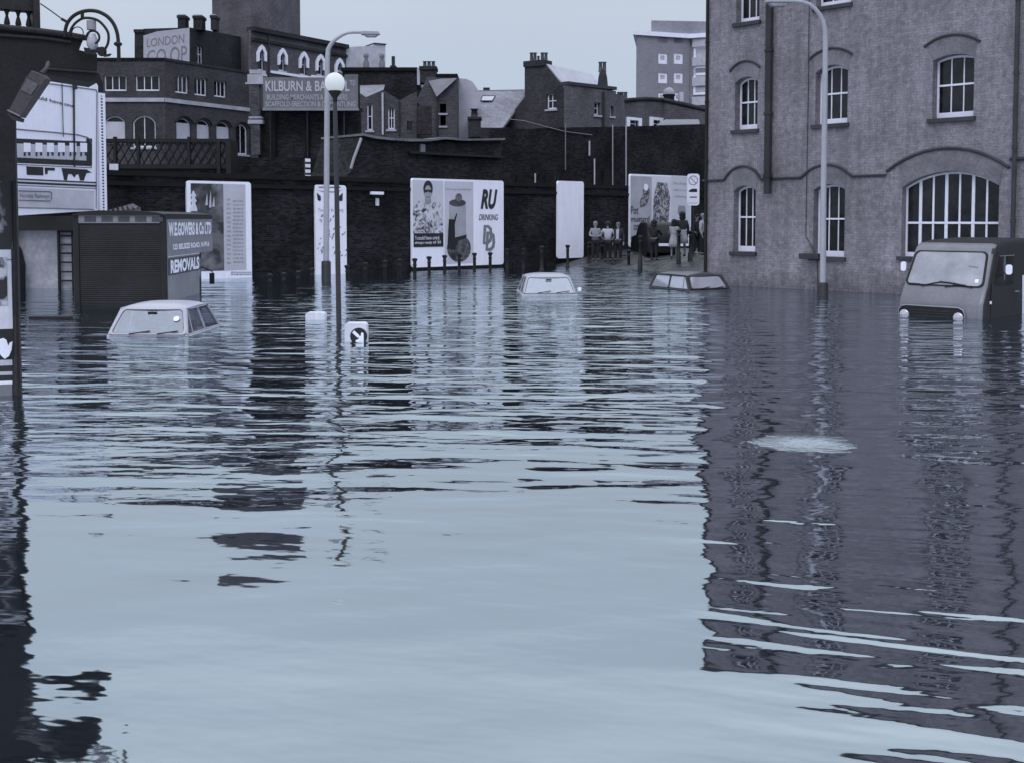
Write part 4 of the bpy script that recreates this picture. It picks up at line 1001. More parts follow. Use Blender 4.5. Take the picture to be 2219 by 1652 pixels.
PALEGL = paint(.46, .3, var=.2)
for q in hol:
    xa, xb, za, zb = q[0][0], q[2][0], q[0][1], q[1][1]
    f_ = MB().slabhole([(xa, za), (xb, za), (xb, zb), (xa, zb)], [[(xa+.35, za+.5), (xa+.35, zb-.3), (xb-.35, zb-.3), (xb-.35, za+.5)]], .1, .2).build('window', WHITE, tb_); put(f_, tb_, FI)
    MB().box(xa+.3, xb-.3, .15, .18, za+.3, zb-.2).build('pane', PALEGL, f_)
FI2 = frame_px((*Z5(1925, 0), 153), (*Z5(2200, 0), 151))
xw = FI2.px(Z5(2200, 0))[0]
put(MB().box(0, xw, .26, 14, 0, zI).build('balcony_wall', BRK_HAZE, tb_), tb_, FI2)
for y0_ in (70, 230, 400, 565):
    a = FI2.px(Z5(1935, y0_)); b = FI2.px(Z5(2040, y0_ + 65)); zz0, zz1 = b[1], a[1]
    put(MB().box(.4, xw, -.12, .25, zz0, zz1).build('balcony', paint(.5, .7), tb_), tb_, FI2)
    for xx in (.5, 3.4, 6.2):
        if zz1 + 4.2 > zI - .3: continue
        f_ = MB().slabhole([(xx, zz1 + .3), (xx + 2.2, zz1 + .3), (xx + 2.2, zz1 + 4.2), (xx, zz1 + 4.2)], [[(xx+.3, zz1+.6), (xx+.3, zz1+3.8), (xx+1.9, zz1+3.8), (xx+1.9, zz1+.6)]], .1, .2).build('window', WHITE, tb_); put(f_, tb_, FI2)
        MB().box(xx+.25, xx+1.95, .16, .2, zz1+.5, zz1+3.9).build('pane', PALEGL, f_)
b0, b1 = FI.world(x0_, .3), FI2.world(xw, .3)
bmid = FI.world(x1_, .35)
body(tb_, [(b0.x + .1, b0.y + .1), (bmid.x, bmid.y), (b1.x, b1.y + .3), (b1.x + 2, b0.y + 16), (b0.x + 2.3, b0.y + 16)], 0, zI - .2, BRK_HAZE)
def ring(m, z0, z1, e): 
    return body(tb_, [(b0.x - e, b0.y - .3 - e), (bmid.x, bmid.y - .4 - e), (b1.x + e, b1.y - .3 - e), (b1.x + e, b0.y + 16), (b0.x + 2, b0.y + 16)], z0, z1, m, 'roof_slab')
ring(WHITE, zI - .1, zI + .45, .5)
body(tb_, [(b0.x + 2.2, b0.y + 2), (b1.x - .2, b0.y + 3), (b1.x - .2, b0.y + 12), (b0.x + 3.6, b0.y + 12)], zI + .46, FI.px((1405, 40))[1], BRK_HAZE, 'roof_house')

# dark retaining wall behind the poster wall
FR = Frame(WF.O + WF.n * 6.5, WF.ang)
rw = bthing('retaining_wall', 'huge black brick retaining wall behind the poster wall on the right, with thin pipes on it', 'wall', FR)
zR = FR.px((1300, 278))[1]
xa, xb, xm_ = FR.px((1087, 300))[0], 60, FR.px((1515, 250))[0]
facade(rw, FR, [(1087, 470), (1545, 470), (1545, 268), (1523, 270), (1330, 275), (1200, 277), (1140, 280), (1087, 278)], [], WALLB2, th=1)
for (x, y0_, y1_, r_, mt) in ((1065, 935, 1060, .05, PAPER2), (1108, 1085, 1335, .045, PAPER2), (1262, 800, 1335, .035, MIDP), (1375, 800, 1345, .05, MIDP), (862, 790, 1180, .03, GREYP), (606, 1210, 1310, .045, PAPER2)):
    a, b = FR.px(Z5(x, y0_)), FR.px(Z5(x, y1_)); put(MB().tube([(a[0], -.08, a[1]), (b[0], -.08, b[1])], r_, 6).build('pipe', mt, rw), rw, FR)
put(MB().tube([(FR.px(Z5(*p))[0], -.06, FR.px(Z5(*p))[1]) for p in ((380, 750), (520, 765), (700, 815), (860, 855), (1090, 885))], .022, 5).build('pipe', GREYP, rw), rw, FR)
for (x0, y0_, x1, y1_) in ((450, 1225, 520, 1340), (690, 1225, 745, 1320), (1185, 1180, 1245, 1320)):
    a, b = FR.px(Z5(x0, y0_)), FR.px(Z5(x1, y1_)); put(MB().box(a[0], b[0], -.1, -.003, b[1], a[1]).build('bricked_recess', COPING, rw), rw, FR)
FS = Frame(WF.O + WF.n * 4.0, WF.ang)
shd = bthing('shed_row', 'row of low dark sheds with a sagging pale edged roof behind the poster wall', 'shed', FS)
facade(shd, FS, [(752, 470), (1086, 470), (1086, 306), (1000, 309), (930, 305), (850, 300), (782, 296), (760, 372), (752, 380)], [], DARKW, th=3)
rp = [Z3(985, 1045), Z3(1080, 1068), Z3(1220, 1082), Z3(1350, 1090), Z3(1500, 1088), Z3(1620, 1072), Z3(1760, 1085), Z3(1900, 1082), Z3(2070, 1078)]
m = MB(); top = [FS.px(p) for p in rp]
m.prism([(x, z + .02) for x, z in top] + [(x, z + .1 + .06*rnd.random()) for x, z in top[::-1]], -.25, 3); put(m.build('roof_edge', paint(.16, .7, var=.4), shd), shd, FS)
a, b = FS.px(Z3(1440, 1105)), FS.px(Z3(1475, 1180)); put(MB().box(a[0], b[0], -.1, -.003, b[1], a[1]).build('pale_patch', GREYP, shd), shd, FS)
put(MB().tube([(FS.px(Z3(*p))[0], -.1, FS.px(Z3(*p))[1]) for p in ((985, 1062), (960, 1130), (930, 1210), (905, 1295))], .07, 6).build('raking_timber', MIDP, shd), shd, FS)
a, b = FS.px(Z3(1350, 1195)), FS.px(Z3(2060, 1205)); put(MB().box(a[0], b[0], -.2, -.003, b[1] - .05, b[1] + .05).build('timber_rail', IRON, shd), shd, FS)
FPb = F0(500, 350, 55)
pb = bthing('parapet_wall', 'low black parapet wall running below the building windows behind the poster wall', 'wall', FPb)
facade(pb, FPb, [(180, 470), (792, 470), (792, 345), (640, 342), (500, 343), (495, 362), (180, 362)], [], WALLB, th=.5)

# lattice footbridge
FL = F0(226, 330, 53)
fb = bthing('lattice_girder', 'black iron lattice girder footbridge in front of the brown brick building', 'bridge', FL)
xa, zt = FL.px((200, 304)); xb, zb = FL.px((501, 362)); 
m = MB(); m.box(xa, xb, -.08, .08, zt - .1, zt + .06); m.box(xa, xb, -.1, .1, zb - .08, zb + .12)
m.box(xa, xb, .9, 1.06, zt - .1, zt + .06); m.box(xa, xb, -.05, 1.05, zb - .12, zb - .082)
m.build('chord', IRON, fb)
L = xb - xa; nseg = 17; m = MB(); m2 = MB(); m3 = MB()
for i in range(nseg):
    x0 = xa + L * i / nseg; x1 = xa + L * (i + 1) / nseg; x2 = x1 + L / nseg
    m.tube([(x0, 0, zb), (min(x2, xb), 0, zt)], .035, 4); m2.tube([(x0, .03, zt), (min(x1 + .2, xb), .03, zb)], .028, 4)
    m3.tube([(x0, .98, zb), (min(x2, xb), .98, zt)], .035, 4)
m.build('lattice_bars', IRON, fb); m2.build('lattice_bars', IRON, fb); m3.build('lattice_bars', IRON, fb)
m = MB()
for u in (250, 300, 410): x = FL.px((u, 330))[0]; m.box(x - .06, x + .06, -.12, .12, zb, zt + .15)
m.build('uprights', IRON, fb)
a = FL.px(Z1(1665, 1080)); b = FL.px(Z1(1775, 1330)); MB().box(b[0] - .22, b[0], -.2, 1.2, b[1] - 1, a[1]).build('end_post', IRON, fb); MB().box(a[0], a[0] + .16, -.2, 0, b[1] - 1, a[1]).build('end_post', IRON, fb)
a, b = FL.px(Z1(848, 1258)), FL.px(Z1(915, 1308)); MB().box(a[0], b[0], -.2, -.12, b[1], a[1]).build('white_plate', PAPER, fb)

# ------------------------------------------------------------------ lamp posts, island signs
def lamp_post(label, name, u_base, v_base, path_px, head, r0, r1, base_v, mat=POST):
    g0 = G(u_base, v_base); Y = g0.y; root = thing(name, label, 'street lamp', loc=(g0.x, g0.y, 0)); 
    L = lambda u, v: P(u, v, Y) - Vector((g0.x, g0.y, 0))
    pts = [Vector((L(*path_px[0]).x, 0, -1.2))] + [L(*q) for q in path_px]
    n = len(pts); rs = [r0] + [r0 + (r1 - r0) * min(1, i / (n - 1) * 1.2) for i in range(1, n)]
    MB().tube(pts, rs, 10).build('column', mat, root)
    b = L(u_base, base_v); MB().lathe([(r0*1.55, -1.2), (r0*1.55, b.z - .05), (r0*1.1, b.z)], (b.x*.3, 0, 0), 12).build('base', IRON2, root)
    a, c = L(*head[0]), L(*head[1]); xa, xb = min(a.x, c.x), max(a.x, c.x); z = (a.z + c.z) / 2; hh = abs(a.z - c.z) / 2
    m = MB(); prof = [(xa, z + hh*.2), (xa + (xb-xa)*.1, z + hh), (xb - (xb-xa)*.05, z + hh*.8), (xb, z + hh*.1)]
    m.prism(prof + [(xb, z - .02), (xa, z - .02)], -.13, .13); m.build('lamp_head', mat, root, .02)
    MB().prism([(xa + .08, z - .025), (xb - .06, z - .025), (xb - .15, z - hh), (xa + .18, z - hh)], -.11, .11).build('diffuser', paint(.28, .2, var=.3), root, .02)
    return root
lamp_post('tall grey street lamp whose curved arm ends right of the white globe', 'street_lamp', 706.5, 610,
          [(706.5, 560), (707.5, 400), (708.5, 200), (709, 130), (711, 107), (716, 98), (723, 89), (732, 82), (741, 76.5), (752, 72), (764, 70.5), (784, 70.5)],
          ((782, 68.5), (823, 81)), .105, .05, 565)
lamp_post('tall pale street lamp with a curved arm standing before the rendered warehouse', 'street_lamp', 1783, 641,
          [(1782.5, 610), (1784, 400), (1787, 200), (1788, 90), (1787, 66), (1783, 47), (1776, 33), (1766, 20), (1754, 10), (1738, 5), (1724, 3.5), (1708, 3)],
          ((1657, -4), (1712, 15)), .088, .05, 612)
g0 = G(734, 701); Yg = g0.y
o = thing('globe_lamp', 'slim dark post topped by a large white globe', 'street lamp', loc=(g0.x, g0.y, 0))
L = lambda u, v: P(u, v, Yg) - Vector((g0.x, g0.y, 0))
MB().tube([(.01, 0, -1.2), L(733, 640), L(730, 460), L(727.5, 300), L(725.5, 222)], [.055, .053, .05, .047, .042], 12).build('post', paint(.045, .4, .4), o)
c = L(725.3, 179.5); rg = 21.5 / F * Yg
MB().lathe([(.045, L(725, 222).z), (.05, L(725, 212).z), (.11, L(725, 203).z), (.135, L(725, 198).z), (.11, L(725, 196.5).z)], (c.x, 0, 0), 16).build('collar', IRON, o)
gm, t_, b_ = nodes('opal_glass'); b_.inputs['Base Color'].default_value = (.86, .86, .86, 1); b_.inputs['Roughness'].default_value = .3; b_.inputs['Subsurface Weight'].default_value = .0
t_.nodes.remove(b_); dfg = t_.nodes.new('ShaderNodeBsdfDiffuse'); dfg.inputs[0].default_value = (.95, .95, .95, 1); trg = t_.nodes.new('ShaderNodeBsdfTranslucent'); trg.inputs[0].default_value = (.97, .97, .97, 1)
mxg = t_.nodes.new('ShaderNodeMixShader'); mxg.inputs[0].default_value = .55; t_.links.new(dfg.outputs[0], mxg.inputs[1]); t_.links.new(trg.outputs[0], mxg.inputs[2]); t_.links.new(mxg.outputs[0], t_.nodes['Material Output'].inputs[0])
MB().lathe([(rg*math.sin(R(t)), -rg*math.cos(R(t))) for t in range(0, 181, 9)], (c.x, 0, c.z), 28).build('globe', gm, o)

def island_sign(label, u0, v0, u1, vw, arrow):
    p0, p1 = G(u0, vw), G(u1, vw); Y = p0.y; root = thing('traffic_bollard', label, 'traffic bollard', loc=((p0.x+p1.x)/2, Y, 0), group='white traffic island bollards')
    w_ = (p1.x - p0.x) / 2; zt = P(u0, v0, Y).z
    MB().prism(rrect(-w_, w_, -1.1, zt, w_*.32), -.14, .14).build('shell', PAPER, root, .015)
    if arrow:
        cx, cz = P(774.4, 0, Y).x - root.location.x, P(774, 727, Y).z; rr = 18.6 / F * Y
        MB().prism(ell(cx, cz, rr, rr, 28), -.147, -.141).build('sign_disc', BLACKP, root)
        k = rr / 200
        def q(x, y_): return (cx + (x) * k, cz + (-y_) * k)
        m = MB(); m.prism([q(-150, -85), (q(-105, -140)), q(20, -20), q(-25, 35)], -.156, -.148)
        m.prism([q(-10, 95), q(-70, 45), q(-25, 0), q(20, -40), q(70, -100), q(125, -60), q(125, 60), q(60, 140)], -.157, -.149) if False else m.prism([q(-60, 150), q(-75, 95), q(0, 60), q(-5, -5), q(45, -5), q(62, -95), q(112, -75), q(118, 150)], -.157, -.1491)
        m.build('arrow', WHITE, root)
    return root
island_sign('white traffic bollard with a dark disc and white arrow right of the globe post', 749, 698.5, 796, 738, True)
island_sign('plain white traffic bollard barely above water left of the globe post', 664, 676, 706, 691.5, False)
# road sign by the group
FN = F0(1515, 440, 49)
o = thing('road_sign', 'white road sign board with a struck out circle, a car and a lorry shape', 'sign', FN)
a, b = FN.px(ZE(1692, 618)), FN.px(ZE(1888, 118)); MB().prism(rrect(a[0], b[0], a[1], b[1], .12), -.03, .03).build('board', WHITE, o)
xc, zc = FN.px(ZE(1787, 222)); rr = FN.px(ZE(1862, 222))[0] - xc
MB().slabhole(ell(xc, zc, rr, rr, 24), [ell(xc, zc, rr*.82, rr*.82, 24)[::-1]], -.04, -.031).build('ring', MIDP, o)
MB().prism([(xc - rr*.62, zc + rr*.55), (xc - rr*.5, zc + rr*.66), (xc + rr*.62, zc - rr*.55), (xc + rr*.5, zc - rr*.66)], -.044, -.0401).build('bar', MIDP, o)
MB().prism([FN.px(ZE(*p)) for p in ((1718, 405), (1718, 385), (1755, 360), (1775, 355), (1845, 355), (1850, 400), (1845, 408))], -.036, -.0301).build('vehicle_symbol', INK, o)
MB().prism([FN.px(ZE(*p)) for p in ((1722, 485), (1745, 478), (1840, 478), (1848, 488), (1840, 495), (1740, 495))], -.036, -.0301).build('vehicle_symbol', INK, o)
scribble(FN, *ZE(1712, 568), *ZE(1855, 592), 1, -.034, MIDP, o)
for x in (1770, 1795): a = FN.px(ZE(x, 600)); MB().tube([(a[0], .05, 0), (a[0], .05, a[1])], .035, 8).build('post', IRON2, o)

# ------------------------------------------------------------------ vehicles
def veh(name, label, cat, loc, yaw): return thing(name, label, cat, loc=loc, rz=yaw)
def loft(prof, hw, inset=.05, n_in=3, tumble=0.0, zb=0.0, round_=.1):
    """side profile (y,z) swept across the width with rounded shoulders"""
    m = MB(); c = Vector((sum(p[0] for p in prof)/len(prof), sum(p[1] for p in prof)/len(prof)))
    st = [(-1, 1.0), (-.985, .55), (-.95, .2), (-.9, .05), (-.8, 0), (.8, 0), (.9, .05), (.95, .2), (.985, .55), (1, 1.0)]
    rows = []
    for sx, k in st:
        row = []
        for (y_, z) in prof:
            wz = hw * (1 - tumble * max(0, z - zb))
            d = Vector((y_ - c.x, z - c.y)); l = max(.01, d.length); q = round_ * k
            row.append((sx * wz, y_ - d.x / l * q, z - d.y / l * q))
        row.append(row[0]); rows.append(row)
    m.grid(rows)
    m.add(rows[0][:-1], [tuple(range(len(prof)))]); m.add(rows[-1][:-1], [tuple(range(len(prof)-1, -1, -1))])
    return m
def quad_panel(m, ps, off, th=.01):
    ps = [Vector(p) for p in ps]; n = (ps[1]-ps[0]).cross(ps[2]-ps[0]).normalized()
    a = [p + n * off for p in ps]; b = [p + n * (off - th) for p in ps]; k = len(ps)
    return m.add(a + b, [tuple(range(k)), tuple(range(2*k-1, k-1, -1))] + [(i, i+k, (i+1) % k + k, (i+1) % k) for i in range(k)])
def rquad(p00, p10, p11, p01, r=.12, n=4):
    """rounded quad outline between four 3d corners"""
    P00, P10, P11, P01 = map(Vector, (p00, p10, p11, p01))
    W_ = (P10-P00).length; Hh = (P01-P00).length; pts = []
    for u, v in rrect(0, W_, 0, Hh, r, n):
        u /= W_; v /= Hh; pts.append(P00*(1-u)*(1-v) + P10*u*(1-v) + P11*u*v + P01*(1-u)*v)
    return pts
def frame_ring(m, outer, inner, off, th):
    """ring between two outlines of equal count"""
    o_ = [Vector(p) for p in outer]; i_ = [Vector(p) for p in inner]; n = (o_[1]-o_[0]).cross(o_[len(o_)//2]-o_[0]).normalized(); k = len(o_)
    vs = [p + n*off for p in o_] + [p + n*off for p in i_] + [p + n*(off-th) for p in o_] + [p + n*(off-th) for p in i_]
    fs = []
    for j in range(k):
        q = (j+1) % k; fs += [(j, q, q+k, j+k), (j, j+2*k, q+2*k, q), (j+k, q+k, q+3*k, j+3*k)]
    return m.add(vs, fs)
def shrink(pts, d):
    c = sum((Vector(p) for p in pts), Vector()) / len(pts); out_ = []
    for p in pts:
        v = Vector(p) - c; out_.append(c + v * (1 - d / max(v.length, .01)))
    return out_

# the van
VO = G(1943, 680); va = FF.ang
van = veh('van', 'grey panel van with round headlights just above the flood, at the right edge', 'van', (VO.x, VO.y, 0), va)
hw = .96; CX = hw      # local x runs from 0 to 2*hw
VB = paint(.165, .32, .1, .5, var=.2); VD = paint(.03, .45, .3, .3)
prof = [(.02, -.65), (.0, -.1), (.02, .26), (.05, .33), (.18, .60), (.22, .64), (.56, 1.38), (.64, 1.50), (.78, 1.58), (1.2, 1.64), (2.6, 1.68), (4.1, 1.64), (4.35, 1.5), (4.4, 1.2), (4.4, -.65)]
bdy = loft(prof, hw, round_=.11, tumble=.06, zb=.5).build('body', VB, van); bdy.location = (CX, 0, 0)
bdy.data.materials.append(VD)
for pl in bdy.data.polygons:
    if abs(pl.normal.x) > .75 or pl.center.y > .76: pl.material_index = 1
xl_ = lambda s, z: CX + s * hw * (1 - .06 * max(0, z - .5))
wsl = rquad((xl_(-.95, .65), .222, .65), (xl_(.93, .65), .222, .65), (xl_(.91, 1.40), .565, 1.40), (xl_(-.91, 1.40), .565, 1.40), .12)
m = MB(); frame_ring(m, wsl, shrink(wsl, .045), .022, .03); m.build('windscreen_seal', IRON, van)
vg, t_, b_ = nodes('windscreen_glass'); co = objco(t_); t_.links.new(scalec(t_, tint(.33), mottle(t_, co, 1.4, .6, 1.2)), b_.inputs['Base Color']); b_.inputs['Roughness'].default_value = .12; b_.inputs['Specular IOR Level'].default_value = .8
wsn = MB(); quad_panel(wsn, shrink(wsl, .03), .01, .01); wsn = wsn.build('windscreen', vg, van)
nn = (Vector((0, .335, .69))).normalized(); nrm = Vector((0, -nn.z, nn.y))
def onws(s, t): # point on the screen plane
    y_ = .225 + .32 * t; z = .66 + .69 * t; return Vector((CX + s * hw, y_, z)) + nrm * .03
m = MB(); m.tube([onws(-.52, -.06), onws(-.30, .03), onws(-.05, .10)], .012, 5); m.tube([onws(-.1, .10), onws(.28, .06)], .016, 5); m.build('wiper', IRON, van)
m = MB(); m.tube([onws(.05, -.06), onws(.28, .02), onws(.5, .03)], .012, 5); m.tube([onws(.3, .05), onws(.68, -.03)], .016, 5); m.build('wiper', IRON, van)
m = MB(); m.tube([onws(-.55, .0), onws(-.84, .01)], .014, 5); m.build('wiper', IRON, van)
m = MB(); quad_panel(m, [onws(.70, .12), onws(.78, .12), onws(.78, .22), onws(.70, .22)], -.014, .004); m.build('tax_disc', WHITE, van)
m = MB(); quad_panel(m, [onws(.48, .60), onws(.70, .56), onws(.70, .60), onws(.48, .64)], -.014, .004); m.build('inside_mirror', GREYP, van)
# front panel: dark grille recess with bright rim and lamps
gx0, gx1 = CX - .93, CX + .50
m = MB(); m.prism(rrect(gx0, gx1 + .1, -.6, .20, .15), -.03, .05); m.build('grille', IRON, van)
m = MB()
for k in range(4): m.box(gx0 + .28, gx1 - .2, -.042, -.031, -.06 + k * .055, -.045 + k * .055)
m.build('grille_bars', IRON2, van)
m = MB(); m.tube([(gx0 + .02, -.035, -.3), (gx0 + .02, -.035, .10), (gx0 + .08, -.035, .19), (gx0 + .2, -.035, .215), (gx1 - .05, -.035, .215), (gx1 + .06, -.035, .17), (gx1 + .11, -.035, .06), (gx1 + .11, -.035, -.3)], .014, 6); m.build('chrome_trim', paint(.3, .3, metal=.5), van)
for s_ in (gx0 + .17, gx1 - .03):
    hl = MB().lathe([(.115, 0), (.115, .04), (.1, .05)], (0, 0, 0), 18); m = MB().add([(s_ + v[0], -.03 - v[2], .0 + v[1]) for v in hl.v], [f[::-1] for f in hl.f], True); h_ = m.build('headlight', CHROME, van)
    hl = MB().lathe([(.098, .05), (.07, .07), (0, .085)], (0, 0, 0), 18); MB().add([(s_ + v[0], -.03 - v[2], .0 + v[1]) for v in hl.v], [f[::-1] for f in hl.f], True).build('lens', paint(.42, .2, .3, var=.2), h_)
m = MB(); m.box(CX - .2, CX + .1, .14, .16, .47, .49); bd_ = m.build('badge', CHROME, van); bd_.rotation_euler = (0, 0, 0)
# side panel darker door, window, mirror, handle
def vx(z): return CX + hw * (1 - .06 * max(0, z - .5)) + .002
m = MB(); m.add([(vx(z) + o_, y_, z) for o_ in (.008, 0) for y_, z in ((.38, -.3), (1.62, -.3), (1.62, 1.38), (.78, 1.38), (.44, .68))], [(0, 1, 2, 3, 4), (0, 5, 6, 1), (1, 6, 7, 2), (2, 7, 8, 3), (3, 8, 9, 4), (4, 9, 5, 0)]); m.build('door', VD, van)
m = MB(); m.add([(vx(z) + o_, y_, z) for o_ in (.018, .008) for y_, z in ((.54, .70), (1.52, .70), (1.52, 1.30), (.84, 1.30))], [(0, 1, 2, 3), (0, 4, 5, 1), (1, 5, 6, 2), (2, 6, 7, 3), (3, 7, 4, 0)]); dw = m.build('door_window', GLASS, van)
m = MB(); m.box(vx(1) + .008, vx(1) + .03, 1.04, 1.07, .70, 1.30); m.tube([(vx(1.31) + .03, .84, 1.31), (vx(1.31) + .03, 1.53, 1.31)], .012, 5); m.build('window_bar', CHROME, van)
m = MB(); m.tube([(vx(.5) + .04, 1.5, .52), (vx(.5) + .04, 1.68, .52)], .018, 6); m.build('door_handle', CHROME, van)
m = MB(); m.box(vx(.2), vx(.2) + .012, .35, .42, .3, .36); m.build('side_lamp', WHITE, van)
for sx, x_, y_ in ((1, vx(1) + .30, .62), (-1, CX - hw - .20, .62)):
    m = MB(); m.tube([(CX + sx * hw * .97, .75, .85), (x_, y_ + .03, 1.02)], .012, 6); mi = m.build('wing_mirror', IRON2, van)
    MB().prism(rrect(x_ - .065, x_ + .065, .93, 1.14, .05), y_, y_ + .03).build('mirror_glass', WHITE, mi)
# poster panel on the van side (cream sign with lettering)
m = MB(); m.add([(vx(z) + o_, y_, z) for o_ in (.02, .004) for y_, z in ((1.98, -.3), (3.3, -.3), (3.3, .86), (1.98, .86))], [(0, 1, 2, 3), (0, 4, 5, 1), (1, 5, 6, 2), (2, 6, 7, 3), (3, 7, 4, 0)]); pn = m.build('side_panel', PAPER, van)
for ln, (zz, tx, hh_) in enumerate(((.66, 'We carry', .12), (.44, 'on buying', .12))):
    t0 = text_mesh(tx, 2.06, 3.2, zz, zz + hh_, 0, 'side_lettering', GREYP, van)
    for v_ in t0.data.vertices: v_.co = Vector((vx(v_.co.z) + .026, v_.co.x, v_.co.z))
m = MB(); m.add([(vx(z) + .03, y_, z) for y_, z in ((2.2, -.2), (2.7, -.25), (3.1, -.05), (2.9, .25), (2.55, .36), (2.35, .15))], [(0, 1, 2, 3, 4, 5)]); m.build('side_picture', blotch(.03, .4, 5, .5, .1), van)

# cars: hollow glasshouse over a sunk body
def car(label, loc, yaw, hw=.74, zb=.02, zr=.55, y0=0, y1=2.0, rt=(.30, 1.75), hr=.60, col=.6, glass=.5, bon=.9, boot=.5, dark=False, zs=None, pill=.05, seat=True, wip=True, quarter=True, gg=.26):
    c = veh('car', label, 'car', loc, yaw); M_ = paint(col, .3, .0, .5, var=.08); PM = IRON2 if dark else M_
    # sunk lower body with bonnet and boot
    pr = [(y0 - bon, -.6), (y0 - bon - .03, -.25), (y0 - bon + .05, zb - .15), (y0 - .05, zb - .02), (y0 + .06, zb), (y1, zb), (y1 + .1, zb - .03), (y1 + boot, zb - .1), (y1 + boot + .03, -.3), (y1 + boot, -.6)]
    loft(pr, hw + .04, round_=.08).build('body', M_, c)
    T = lambda s, y_: Vector((s * hr, y_, zr - .03)); Bt = lambda s, y_: Vector((s * hw, y_, zb))
    # roof
    rows = []
    for i in range(15):
        t_ = -1 + 2 * i / 14; yy = (rt[0]+rt[1])/2 + t_ * ((rt[1]-rt[0])/2 + .05); row = []
        for j in range(17):
            s_ = -1 + 2 * j / 16; sw = (hr + .05) * (1 - .06 * abs(t_) ** 5)
            row.append((s_ * sw, yy + (.03 * s_ * s_ * (-1 if t_ > 0 else 1)) * abs(t_) ** 4, zr - .045 + .105 * max(0, 1 - abs(s_) ** 3.2) ** .6 * max(0, 1 - abs(t_) ** 3.5) ** .6))
        rows.append(row)
    rf_ = MB().grid(rows); rf_.add([(q[0], q[1], q[2] - .012) for r__ in rows for q in (r__[0], r__[-1])][:4], []); rf_.build('roof', M_, c)
    MB().box(-hr - .02, hr + .02, rt[0] - .02, rt[1] + .02, zr - .06, zr - .046).build('headlining', IRON2, c)
    MB().box(-hw * .95, hw * .95, y0 + .05, y0 + .4, zb - .02, zb + .035).build('dashboard', IRON, c)
    MB().box(-hw * .9, hw * .9, y1 - .45, y1 - .02, zb - .02, zb + .02).build('parcel_shelf', IRON, c)
    # pillars
    for s in (-1, 1):
        for (yb, yt) in ((y0, rt[0]), (y1, rt[1])):
            MB().tube([Bt(s, yb) + Vector((0, 0, -.05)), T(s, yt) + Vector((0, 0, -.02))], pill * .62, 6).build('pillar', PM, c)
        ym_b, ym_t = (y0 + y1) * .52, (rt[0]+rt[1]) * .5
        MB().tube([Bt(s, ym_b), T(s, ym_t) + Vector((0, 0, -.01))], pill * .5, 5).build('pillar', PM, c)
        # gutter and sill strip
        MB().tube([T(s*1.03, rt[0]), T(s*1.05, (rt[0]+rt[1])/2) + Vector((0, 0, .015)), T(s*1.03, rt[1])], .016, 5).build('gutter', PM if dark else CHROME, c)
        MB().tube([Bt(s, y0), Bt(s, y1)], .022, 5).build('waist_strip', PM if dark else CHROME, c)
        if quarter: MB().tube([Bt(s, y0 + (ym_b-y0)*.32), T(s, rt[0] + (ym_t-rt[0])*.12)], .011, 5).build('quarterlight_bar', PM, c)
        GC = glass_clear(glass, gg)
        for (a, b, a2, b2) in ((y0, ym_b, rt[0], ym_t), (ym_b, y1, ym_t, rt[1])):
            m = MB(); m.add([Bt(s, a), Bt(s, b), T(s, b2), T(s, a2)], [(0, 1, 2, 3) if s > 0 else (3, 2, 1, 0)]); m.build('side_window', GC, c)
    GC = glass_clear(glass, gg)
    for (yb, yt, nm, sg_) in ((y0, rt[0], 'windscreen', 1), (y1, rt[1], 'rear_window', -1)):
        q = [Bt(-.96, yb), Bt(.96, yb), T(.96, yt), T(-.96, yt)]
        if sg_ < 0: q = q[::-1]; 
        ol = rquad(*( [Bt(-1*sg_, yb), Bt(1*sg_, yb), T(1*sg_, yt), T(-1*sg_, yt)]), .09)
        m = MB(); frame_ring(m, ol, shrink(ol, pill * 1.1), .016, .03); sl_ = m.build(nm + '_surround', PM if not dark else M_, c)
        m = MB(); m.tube([p for p in shrink(ol, pill * 1.15)] + [shrink(ol, pill * 1.15)[0]], .011, 5); m.build(nm + '_seal', IRON, c)
        m = MB(); quad_panel(m, shrink(ol, pill), .004, .004); m.build(nm, GC, c)
    if wip:
        for s in (-.45, .25):
            p0 = Vector((s*hw, y0 - .02, zb + .02)); p1 = Vector(((s + .5)*hw, y0 + .03, zb + .07)); MB().tube([p0, p1], .01, 5).build('wiper', IRON, c)
    m = MB()
    if seat:
        for s in (-.36, .36):
            m = MB(); m.prism(rrect(s - .22, s + .22, -.3, zb + .18, .08), y0 + .95, y0 + 1.07); m.build('seat', IRON2, c)
        m = MB(); m.tube([(.36 + .17*math.cos(R(a)), y0 + .52, zb - .02 + .17*math.sin(R(a))) for a in range(0, 361, 30)], .012, 5); m.build('steering_wheel', IRON, c)
        MB().box(-.08, .08, y0 + .28, y0 + .3, zr - .13, zr - .085).build('inside_mirror', IRON, c)
    return c
p = G(317, 729)
c1 = car('pale saloon car sunk to its windscreen beside the removals lorry', (p.x, p.y, 0), R(-1.5), hw=.72, zr=.50, y0=.05, y1=2.15, rt=(.42, 1.72), hr=.59, col=.40, glass=.36, bon=.7)
MB().lathe([(.055, 0), (0, .003)], (0, 0, 0), 14).build('tax_disc', WHITE, c1); d_ = [x for x in c1.children if x.name.startswith('tax_disc')]
for x in d_: x.location = (.47, .245, .30); x.rotation_euler = (R(52), 0, 0)
p = G(1193, 641)
c2 = car('white car sunk to its bonnet in front of the blank billboard', (p.x, p.y, 0), R(4), hw=.74, zb=.04, zr=.51, y0=.3, y1=2.3, rt=(.72, 2.0), hr=.60, col=.36, glass=.55, bon=1.0, pill=.04)
MB().box(.80, .90, .42, .46, .10, .20).build('wing_mirror', WHITE, c2)
p = G(1497, 632)
